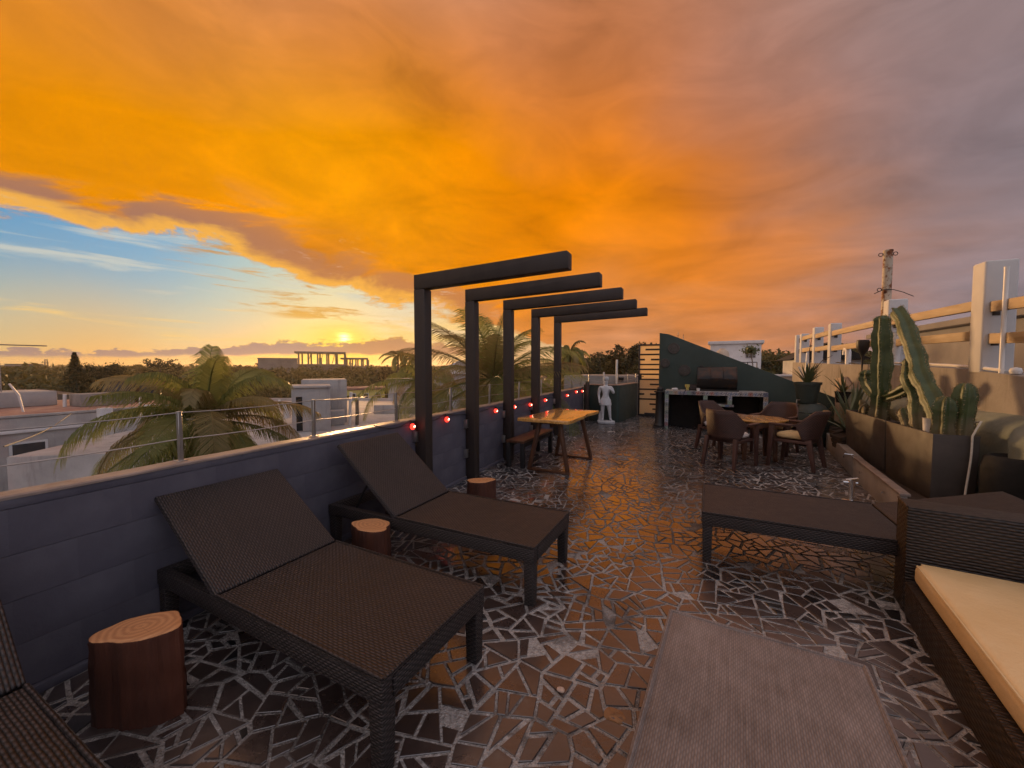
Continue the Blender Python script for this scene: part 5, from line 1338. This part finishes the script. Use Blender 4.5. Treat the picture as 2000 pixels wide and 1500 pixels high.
# ---- neighbouring roofs on the street side
b1 = thing('neighbour_house', 'pale house with reddish flat roof and black water tanks at the left', 'house', (-21.4, 0, GZ))
MB().box(-9, 0, -8, 11.5, 0, 9.15).build('wall', 'white_plaster', b1, bevel=0.03)
MB().box(-8.8, -0.12, -7.9, 11.4, 9.155, 9.20).build('roof', 'roof_red', b1)
MB().box(-0.10, 0.04, -8.02, 11.5, 9.16, 9.25).build('roof_edge', 'white_plaster', b1, bevel=0.02)
MB().box(-7.4, -4.8, 3.0, 7.6, 9.21, 9.85).build('roof_block', 'white_plaster', b1, bevel=0.03)
MB().box(-3.6, -2.5, 7.6, 9.4, 9.21, 9.75).build('parapet_stub', 'concrete', b1, bevel=0.02)
for k, (x, y) in enumerate([(-25.6, 9.6), (-26.6, 10.9)]):
    o = MB().lathe([(0.66, 0.0), (0.68, 0.06), (0.66, 0.10), (0.66, 0.72), (0.62, 0.80), (0.30, 0.98), (0.28, 1.03), (0.0, 1.05)], n=28).build('water_tank', 'tank_black', loc=(x, y, GZ + 9.205), smooth_=35)
    tag(o, ['black round water tank on the reddish roof, the one in front', 'black round water tank on the reddish roof, half hidden behind the other'][k], 'water tank', 'black water tanks on the reddish roof')
for k, (x, y, h, r_, mt, lab) in enumerate([(-23.5, 5.9, 1.1, 0.035, 'pvc', 'thin pale pole leaning on the reddish roof at the far left'), (-24.8, 7.4, 0.55, 0.06, 'pvc', 'stubby vent pipe on the reddish roof'), (-22.4, 9.0, 0.45, 0.05, 'pvc', 'small vent pipe near the edge of the reddish roof')]):
    o = MB().tube([(0, 0, 0), (0.02, -0.1 if k == 0 else 0, h * 0.6), (0.05, -0.32 if k == 0 else 0, h)], r_, 8).build('roof_pole', mt, loc=(x, y, GZ + 9.2), smooth_=True); tag(o, lab, 'pipe')
o = thing('roof_aerial', 'thin television aerial on the reddish roof', 'aerial', (-27.0, 6.2, GZ + 9.2))
MB().tube([(0, 0, 0), (0, 0, 1.9)], 0.022, 6).build('mast', 'steel', o)
MB().tube([(0, -0.5, 1.8), (0, 0.6, 1.8)], 0.014, 5).build('boom', 'steel', o)
for k in range(6): MB().tube([(-0.3 + k * 0.02, -0.45 + k * 0.2, 1.8), (0.3 - k * 0.02, -0.45 + k * 0.2, 1.8)], 0.009, 4).build('element', 'steel', o)
for k, y in enumerate((2.2, 5.0)):
    f_ = MB().box(0.001, 0.05, y, y + 0.9, 7.4, 8.3).build('window', 'white_paint', b1); MB().box(0.051, 0.06, y + 0.07, y + 0.83, 7.47, 8.23).build('pane', 'glass_dark', f_)
MB().box(0.001, 0.10, -8.0, 11.5, 8.62, 8.72).build('string_course', 'white_paint', b1, bevel=0.01)
MB().tube([(0.06, 8.6, 9.1), (0.06, 8.6, 4.0)], 0.05, 8).build('downpipe', 'pvc', b1, smooth_=True)
b1b = thing('roof_terrace', 'white roof terrace wall with two square posts before the reddish roof', 'terrace', (-19.2, 6.6, GZ))
MB().box(-2.1, 0, 0, 6.0, 0, 8.3).build('wall', 'white_plaster', b1b, bevel=0.03)
MB().box(-0.16, 0.002, 0.36, 1.3, 8.301, 8.95).build('infill', 'white_plaster', b1b, bevel=0.02)
for y in (0.0, 1.32, 2.7): MB().box(-0.34, 0.01, y, y + 0.34, 8.302, 9.45).build('post', 'white_paint', b1b, bevel=0.03)
for y in (0.345, 1.665): MB().box(-0.22, -0.12, y, y + 0.97, 9.18, 9.29).build('rail', 'leg_wood', b1b, bevel=0.01)
b0 = thing('lower_roof', 'pale lower roof with thin white ridges below the left parapet', 'roof', (-14.0, 2.0, GZ))
MB().box(-5.0, 5.5, -6, 7.5, 0, 6.6).build('slab', 'white_plaster', b0, bevel=0.03)
for k in range(5): MB().box(-4.6, 5.2, -4 + k * 2.2, -3.88 + k * 2.2, 6.601, 6.72).build('ridge', 'white_paint', b0, bevel=0.01)
MB().box(-4.9, -4.6, -6, 7.5, 6.601, 7.1).build('upstand', 'white_plaster', b0, bevel=0.02)

rf = thing('white_roof', 'wide white flat roof beyond the railing, left of the pergola', 'roof', (0, 0, GZ))
MB().prism([(-27.3, 17.9), (-17.0, 22.4), (-8.2, 9.8), (-16.5, 3.8)], 0, 8.55).build('slab', 'white_plaster', rf, bevel=0.03)
MB().prism([(-27.3, 17.9), (-17.0, 22.4), (-17.1, 22.6), (-27.4, 18.1)], 8.4, 8.72).build('upstand', 'white_plaster', rf, bevel=0.02)
MB().prism([(-14.5, 15.0), (-12.0, 16.6), (-12.1, 16.8), (-14.6, 15.2)], 8.551, 9.0).build('low_wall', 'white_plaster', rf, bevel=0.02)
def turned_box(name, az, d, w, dep, z0, z1, mat, parent=None, bevel=0.02):
    q = far(az, d); return MB().box(-w / 2, w / 2, 0, dep, z0, z1).build(name, mat, parent, loc=(q.x, q.y, 0), rot=(0, 0, face(az)), bevel=bevel)
o = thing('stair_hut', 'whitewashed stair hut in two blocks standing on the white roof', 'hut', (0, 0, 0))
turned_box('front_block', -27.2, 16.2, 1.28, 1.6, -0.945, 0.66, 'white_plaster', o)
turned_box('roof_slab', -27.2, 16.12, 1.36, 1.7, 0.665, 0.74, 'white_plaster', o)
turned_box('rear_block', -25.6, 18.2, 1.72, 1.6, -0.945, 0.90, 'white_plaster', o)
turned_box('lean_to', -24.8, 17.4, 0.95, 0.7, -0.945, -0.35, 'white_plaster', o)
turned_box('doorway', -28.6, 16.19, 0.20, 0.02, -0.9, 0.35, 'soot', o, 0)
for (az, d, h, r_, mat, lab) in [(-22.6, 17.5, 1.35, 0.06, 'pvc', 'white pipe leaning beside the whitewashed stair hut'), (-21.7, 17.2, 1.05, 0.07, 'trunk', 'dark bare post on the white roof, right of the stair hut'), (-30.8, 20.0, 0.95, 0.05, 'pvc', 'thin white pipe on the white roof, left of the stair hut'), (-30.0, 21.0, 0.75, 0.16, 'white_paint', 'thick white stub on the roof next to the thin pipe'), (-32.6, 21.0, 0.6, 0.05, 'pvc', 'short white pipe behind the big palm')]:
    q = far(az, d); o = MB().tube([(0, 0, 0), (0.03, 0, h * 0.5), (0.10 if r_ == 0.06 else 0.02, 0, h)], r_, 8).build('roof_pipe', mat, loc=(q.x, q.y, -0.95), smooth_=True); tag(o, lab, 'pipe')
def house(label, az, d, w, dep, z1, mat='white_plaster', roofmat=None, pitched=0.0, wins=(), name='house', rise=0.0):
    q = far(az, d); t = thing(name, label, 'house', (q.x, q.y, GZ), face(az)); H_ = z1 - GZ
    MB().box(-w / 2, w / 2, 0, dep, 0, H_).build('wall', mat, t, bevel=0.03)
    if pitched: MB().prism([(-w / 2 - 0.3, H_), (w / 2 + 0.3, H_), (w / 2 * 0.1, H_ + pitched)], -0.3, dep + 0.3, 'y').build('roof', roofmat, t)
    else: MB().box(-w / 2 - 0.15, w / 2 + 0.15, -0.15, dep + 0.15, H_ + 0.001, H_ + 0.22).build('roof', roofmat or mat, t, bevel=0.02)
    for (x, z, ww, hh) in wins:
        f_ = MB().box(x - ww / 2, x + ww / 2, -0.04, -0.002, z - GZ - hh / 2, z - GZ + hh / 2).build('window', 'white_paint', t)
        MB().box(x - ww / 2 + 0.08, x + ww / 2 - 0.08, -0.055, -0.041, z - GZ - hh / 2 + 0.08, z - GZ + hh / 2 - 0.08).build('pane', 'glass_dark', f_)
    return t
house('small yellow house with dark window openings far beyond the white roof', -20.5, 46, 4.0, 4, -1.1, 'yellow', 'roof_red', wins=[(-1.3, -1.9, 0.6, 0.9), (0, -1.9, 0.6, 0.9), (1.3, -1.9, 0.6, 0.9)])
house('plain grey white tower house behind the hanging palm fronds', -16.0, 34, 1.9, 2.5, 0.2, 'white_plaster', wins=())
house('bluish white gabled house behind the backlit palm', -8.0, 30, 3.4, 5, 0.9, 'white_plaster', 'white_paint', 1.0)
house('orange red gabled roof behind the last pergola posts', 4.2, 26, 3.0, 4, -0.1, 'roof_red', 'roof_red', 0.9)
house('orange red wall fragment beyond the palm near the last pergola post', 7.9, 21, 0.9, 1.5, 0.55, 'roof_red', 'roof_red', 0.3)
house('low dark house roof at the left edge beyond the reddish roof', -51.0, 38, 8.0, 5, -1.0, 'concrete', 'trunk', 0.9)
house('tiny white house among the distant trees at the left', -48.5, 90, 3.0, 4, -1.2, 'white_plaster', 'white_paint', 0.6)
house('orange walled house among trees at the far left', -51.2, 62, 2.6, 4, -1.2, 'yellow', 'roof_red', 0.4)
house('long grey concrete block on the skyline left of the sun', -30.8, 120, 9.0, 8, 3.5, 'far_concrete', 'far_concrete')
house('flat grey building far off on the skyline at the left', -51.2, 200, 7.5, 8, 2.1, 'far_concrete', 'far_concrete')

# ---- unfinished concrete frames silhouetted in front of the sun
def skeleton(label, az, d, w, dep, zf, zt, cols, seed):
    q = far(az, d); t = thing('concrete_frame', label, 'building', (q.x, q.y, GZ), face(az)); rr = random.Random(seed)
    MB().box(-w / 2 - 0.8, w / 2, -0.5, dep + 0.5, zt - 0.45 - GZ, zt - GZ).build('roof_slab', 'far_concrete', t)
    MB().box(-w / 2, w / 2, 0, dep, zf - 0.4 - GZ, zf - GZ).build('floor_slab', 'far_concrete', t)
    MB().box(-w / 2, w / 2, 0.2, dep - 0.2, 0, zf - 0.41 - GZ).build('lower_storeys', 'far_concrete', t)
    for k in range(cols):
        x = -w / 2 + 0.3 + (w - 0.6) * k / (cols - 1)
        MB().box(x - 0.22, x + 0.22, 0.0, 0.4, zf + 0.001 - GZ, zt - 0.451 - GZ).build('column', 'far_concrete', t)
        MB().box(x - 0.22 + 0.6, x + 0.22 + 0.6, dep - 0.4, dep, zf + 0.001 - GZ, zt - 0.451 - GZ).build('column', 'far_concrete', t)
        if k < cols - 1 and rr.random() < 0.6:
            MB().box(x + 0.3, x + (w / cols) * rr.uniform(0.5, 0.9), 1.0, 1.2, zf + 0.001 - GZ, zf - GZ + (zt - zf) * rr.uniform(0.3, 0.55)).build('half_wall', 'far_concrete', t)
    for k in range(3):
        MB().tube([(-w / 2 + w * (0.2 + 0.25 * k), 0.2, zf - GZ), (-w / 2 + w * (0.27 + 0.25 * k), 0.2, zt - 0.45 - GZ)], 0.1, 5).build('prop', 'far_concrete', t)
skeleton('unfinished two storey concrete frame silhouetted under the sun', -25.8, 130, 13.0, 8, 2.2, 5.9, 6, 2)
skeleton('lower unfinished concrete frame just right of the taller one', -21.7, 132, 7.2, 8, 1.6, 4.2, 5, 4)
cr = thing('tower_crane', 'thin distant crane jib above the left horizon', 'crane', far(-58, 220, GZ))
q = far(-49.8, 220, 8.9) - far(-58, 220, GZ); 
MB().tube([(0, 0, 0), (0, 0, 8.9 - GZ + 1.2)], 0.5, 6).build('mast', 'far_concrete', cr)
MB().tube([(-q.x * 0.25, -q.y * 0.25, q.z), tuple(q)], 0.24, 6).build('jib', 'far_concrete', cr)
q = far(-49.9, 300); o = thing('lattice_mast', 'faint lattice mast on the left skyline', 'mast', (q.x, q.y, GZ))
for sx in (-1, 1):
    for sy in (-1, 1): MB().tube([(sx * 1.2, sy * 1.2, 0), (sx * 0.3, sy * 0.3, 14.6)], 0.13, 4).build('leg', 'far_concrete', o)
MB().box(-2.2, 2.2, -0.25, 0.25, 12.6, 13.0).build('arm', 'far_concrete', o)
a = far(-52.6, 12.0, -0.05); b = far(-48.5, 21.5, -0.25)
o = MB().tube([a.lerp(b, k / 8) - Vector((0, 0, 0.12 * sin(k / 8 * pi))) for k in range(9)], 0.012, 5).build('overhead_wire', 'cable_black', smooth_=True); tag(o, 'dark overhead wire slanting across the pale house at the left', 'wire')

# ---- beyond the grill wall and on the right
wh = house('white house with a dark gridded window behind the sloping green wall', 29.6, 32, 3.15, 4, 3.05, 'white_paint', 'white_paint', wins=())
f_ = MB().box(0.62, 1.26, -0.05, -0.003, 2.05 - GZ, 2.72 - GZ).build('window', 'white_paint', wh)
for i in range(3):
    for j in range(5): MB().box(0.65 + i * 0.2, 0.65 + i * 0.2 + 0.175, -0.065, -0.051, 2.08 - GZ + j * 0.125, 2.08 - GZ + j * 0.125 + 0.10).build('pane', 'glass_dark', f_)
for i, x in enumerate((-0.9, -0.1, 0.7, 1.2)): MB().tube([(x, -3.2, 0.8 - GZ), (x, -3.2, 1.72 - GZ)], 0.03, 6).build('rail_post', 'black_metal', wh)
MB().tube([(-0.9, -3.2, 1.72 - GZ), (1.2, -3.2, 1.72 - GZ)], 0.03, 6).build('hand_rail', 'black_metal', wh)
MB().box(-1.5, 1.5, -3.4, -0.05, 0, 1.2 - GZ).build('balcony', 'white_paint', wh, bevel=0.02)
q = far(28.2, 27); o = MB().lathe([(0.36, 0), (0.37, 0.05), (0.36, 0.45), (0.30, 0.60), (0.15, 0.70), (0.15, 0.76), (0, 0.77)], n=24).build('water_tank', 'tank_cream', loc=(q.x, q.y, 1.78), smooth_=35); tag(o, 'cream water tank behind the sloping top of the green wall', 'water tank')
q = far(28.2, 27); o = MB().box(-0.5, 0.5, -0.5, 0.5, GZ, 1.775).build('tank_plinth', 'white_paint', loc=(q.x, q.y, 0)); tag(o, 'white plinth under the cream water tank', 'plinth')
q = far(31.6, 21)
o = thing('potted_tree', 'small round headed tree in a hanging pot before the white house', 'tree', (q.x, q.y, 1.15))
MB().lathe([(0.10, 0.0), (0.18, 0.06), (0.22, 0.24), (0.2, 0.26)], n=18).build('pot', 'soot', o, smooth_=50)
MB().tube([(0, 0, 0.2), (-0.05, 0, 0.6), (-0.10, 0, 0.9)], 0.022, 6).build('trunk', 'trunk', o, smooth_=True)
cen = np.random.normal(size=(420, 3)) * np.array([0.15, 0.15, 0.09]) + np.array([-0.12, 0, 1.05]); np_quads('crown', leaf_cloud(cen, 0.055), 'aloe', o)
q = far(31.6, 21); o = MB().box(-0.14, 0.14, -0.14, 0.14, GZ, 1.145).build('white_pier', 'white_paint', loc=(q.x, q.y, 0), bevel=0.01); tag(o, 'white pier carrying the small potted tree', 'pier')
lw_ = thing('low_white_wall', 'low wall with white top beyond the end of the green wall', 'wall', (0, 0, 0))
MB().box(2.5, 7.2, 19.0, 19.3, GZ, 1.05).build('wall', 'concrete_warm', lw_); MB().box(2.5, 7.2, 18.95, 19.35, 1.052, 1.13).build('coping', 'white_paint', lw_, bevel=0.01)
for k, (x, y, h, ln) in enumerate([(2.66, 12.2, 0.75, 0.02), (2.78, 12.5, 0.4, -0.10)]):
    o = MB().tube([(x, y, 0.6), (x + ln, y, 1.0 + h * 0.5), (x + ln * 2, y, 1.05 + h)], 0.028, 8).build('leaning_pipe', 'pvc', smooth_=True); tag(o, ['tall white pipe leaning behind the end of the green wall', 'short white pipe leaning behind the end of the green wall'][k], 'pipe')
nb = thing('neighbour_building', 'long grey white neighbouring building behind the right fence posts', 'building', (0, 0, GZ))
MB().box(7.0, 13, 6, 21, 0, 2.60 - GZ).build('wall', 'grey_render', nb, bevel=0.03)
MB().box(6.7, 13.3, 5.7, 21.3, 2.602 - GZ, 2.78 - GZ).build('roof_slab', 'grey_render', nb, bevel=0.02)
MB().prism([(9.0, 2.781 - GZ), (12.5, 2.781 - GZ), (12.5, 3.4 - GZ), (10.4, 3.4 - GZ)], 9.5, 13.5, 'y').build('roof_block', 'tank_cream', nb, bevel=0.02)
MB().box(11.6, 12.0, 10.5, 11.0, 3.401 - GZ, 3.9 - GZ).build('chimney', 'tank_cream', nb, bevel=0.02)
MB().box(4.6, 6.69, 5.0, 22, 0, 1.30 - GZ).build('lower_roof', 'grey_render', nb, bevel=0.03)
hs = thing('far_house', 'little white house with dark roof seen between the far fence posts', 'house', (6.2, 25.0, GZ))
MB().box(-1.2, 1.6, 0, 3, 0, 11.3).build('wall', 'white_paint', hs, bevel=0.02)
MB().prism([(-1.5, 11.31), (1.9, 11.31), (0.2, 12.2)], -0.3, 3.3, 'y').build('roof', 'soot', hs)
f_ = MB().box(-0.2, 0.5, -0.05, -0.003, 10.0, 10.8).build('window', 'white_paint', hs); MB().box(-0.12, 0.42, -0.07, -0.051, 10.08, 10.72).build('pane', 'glass_dark', f_)

# ---- woodland: canopy of leaf clusters out to the horizon
def crown_pts(n, r, rng_):
    v = rng_.normal(size=(n, 3)); v /= np.linalg.norm(v, axis=1)[:, None]
    v *= (rng_.uniform(0.55, 1.0, n) ** 0.5)[:, None]
    # lumps
    k = 1 + 0.22 * np.sin(v[:, 0] * 5 + rng_.uniform(0, 6)) * np.sin(v[:, 1] * 5 + rng_.uniform(0, 6))
    return v * k[:, None] * r
nr = np.random.default_rng(5)
quads = []
def blocked(x, y):
    if -31 < x < -18 and -9 < y < 13.5: return True
    if -20 < x < -8 and -6 < y < 10: return True
    if -28 < x < -7 and 3.5 < y < 23.5: return True
    if x > -3 and y < 24: return True
    if 0 < x < 7.5 and 24 < y < 37: return True
    if math.hypot(x, y) < 20: return True
    return False
for (d0, d1, cell, nl, ls, rr_) in [(20, 60, 15, 430, 0.22, (1.8, 3.2)), (60, 120, 24, 240, 0.40, (2.4, 4.2)), (120, 300, 80, 110, 0.85, (3.5, 6.5)), (300, 900, 520, 60, 2.0, (7, 13))]:
    span = R(150); A = span / 2 * (d1 ** 2 - d0 ** 2)
    for _ in range(int(A / cell)):
        d = math.sqrt(nr.uniform(d0 ** 2, d1 ** 2)); az = nr.uniform(-85, 65)
        q = far(az, d)
        if blocked(q.x, q.y): continue
        r_ = nr.uniform(*rr_)
        hill = max(0, min(1, (az - 4) / 10))
        if d < 60: zt = -3.4 + 3.0 * (d - 20) / 40 + nr.normal() * 0.7 + hill * (1.2 + 2.2 * (d - 20) / 40)
        elif d < 120: zt = -0.4 + 1.2 * (d - 60) / 60 + nr.normal() * 0.6 + hill * 3.0
        elif d < 300: zt = 0.8 + 0.5 * (d - 120) / 180 + nr.normal() * 0.5 + hill * 4.0
        else: zt = 1.0 + nr.normal() * 0.6 + hill * 8 + d * 0.001
        c_ = crown_pts(nl, 1.0, nr) * np.array([r_, r_, r_ * 0.62]) + np.array([q.x, q.y, zt - r_ * 0.62])
        quads.append(leaf_cloud(c_, ls, 0.2))
wd = np_quads('woodland', np.concatenate(quads), 'foliage'); wd['kind'] = 'stuff'; wd['label'] = 'dense tropical woodland reaching to the horizon'

def tree(label, az, d, ztop, r_, n, ls, shape='round', seed=0, mat='foliage_dark'):
    q = far(az, d); t = thing('tree', label, 'tree', (q.x, q.y, GZ)); g_ = np.random.default_rng(seed); h = ztop - GZ
    MB().tube([(0, 0, 0), (0.1, 0, h * 0.5), (0.0, 0.1, h * 0.93)], [0.3, 0.2, 0.05], 8).build('trunk', 'trunk', t, smooth_=True)
    cl = []
    if shape == 'pine':
        for k in range(n):
            f = g_.uniform(0, 1) ** 0.8; a = g_.integers(0, 9) * 0.7 + f * 20 + g_.normal() * 0.15; z = h * (0.5 + 0.5 * f)
            rad = r_ * (1.02 - f) * g_.uniform(0.1, 1.0); cl.append((cos(a) * rad, sin(a) * rad, z + rad * 0.22))
    elif shape == 'wispy':
        br = [(g_.uniform(0, 6.28), g_.uniform(0.5, 1.0), g_.uniform(0.55, 1.0)) for _ in range(16)]
        for k in range(n):
            a, ll, z0 = br[g_.integers(0, 16)]; u = g_.uniform(0.2, 1.0)
            cl.append((cos(a) * r_ * u * ll + g_.normal() * 0.18, sin(a) * r_ * u * ll + g_.normal() * 0.18, h * (z0 * 0.45 + 0.5) + u * r_ * 0.30 + g_.normal() * 0.14))
    else:
        bl = [(g_.normal() * r_ * 0.5, g_.normal() * r_ * 0.5, h - r_ * g_.uniform(0.3, 1.1), r_ * g_.uniform(0.25, 0.5)) for _ in range(12)]
        for k in range(n):
            x, y, z, s_ = bl[g_.integers(0, 12)]; v = g_.normal(size=3); v /= np.linalg.norm(v); v *= s_ * g_.uniform(0.6, 1)
            cl.append((x + v[0], y + v[1], min(z + v[2] * 0.7, h + 0.1)))
    np_quads('crown', leaf_cloud(np.array(cl), ls, 0.3), mat, t)
tree('pointed conifer standing out on the left skyline', -48.1, 46, 2.55, 1.8, 2600, 0.11, 'pine', 1)
tree('wispy tree with feathery branches right of the pointed conifer', -46.6, 47, 1.95, 1.9, 1500, 0.10, 'wispy', 2)
tree('second wispy feathery tree at the left skyline', -46.0, 46, 2.25, 1.3, 900, 0.10, 'wispy', 3)
tree('feathery bush showing left of the big palm top', -42.0, 50, 2.1, 2.0, 1100, 0.11, 'wispy', 4)
tree('spreading dark tree on the skyline behind the statue', 12.6, 48, 4.0, 3.6, 2600, 0.17, 'round', 5)
tree('open branched tree on the skyline just left of the gate', 16.2, 46, 4.0, 3.2, 2000, 0.16, 'wispy', 6)
tree('dark tree on the skyline left of the statue', 10.0, 52, 2.9, 2.6, 1800, 0.16, 'round', 7)
tree('bushy tree on the skyline beside the two distant palms', -19.0, 70, 1.9, 3.0, 1600, 0.20, 'round', 8)
tree('dark green tree behind the white house on the right', 34.8, 60, 3.2, 4.5, 3200, 0.20, 'round', 10)
tree('tree filling the gap between the white house and the boundary wall', 32.9, 52, 2.6, 3.2, 2600, 0.18, 'round', 11)

# ---- evening air
hz = MB().box(-1000, 1000, -1000, 1000, GZ - 1, 11.0)
hm = bpy.data.materials.new('haze_air'); hm.use_nodes = True
NT.t = hm.node_tree; NT.t.nodes.remove(NT.t.nodes['Principled BSDF'])
pv_ = node('ShaderNodeVolumePrincipled'); pv_.inputs['Color'].default_value = (0.95, 0.80, 0.62, 1)
pv_.inputs['Density'].default_value = 0.0005; pv_.inputs['Anisotropy'].default_value = 0.62
NT.t.links.new(pv_.outputs[0], NT.t.nodes['Material Output'].inputs['Volume'])
M['haze_air'] = hm
o = hz.build('haze', 'haze_air'); o['kind'] = 'stuff'; o['label'] = 'warm evening haze over the town'
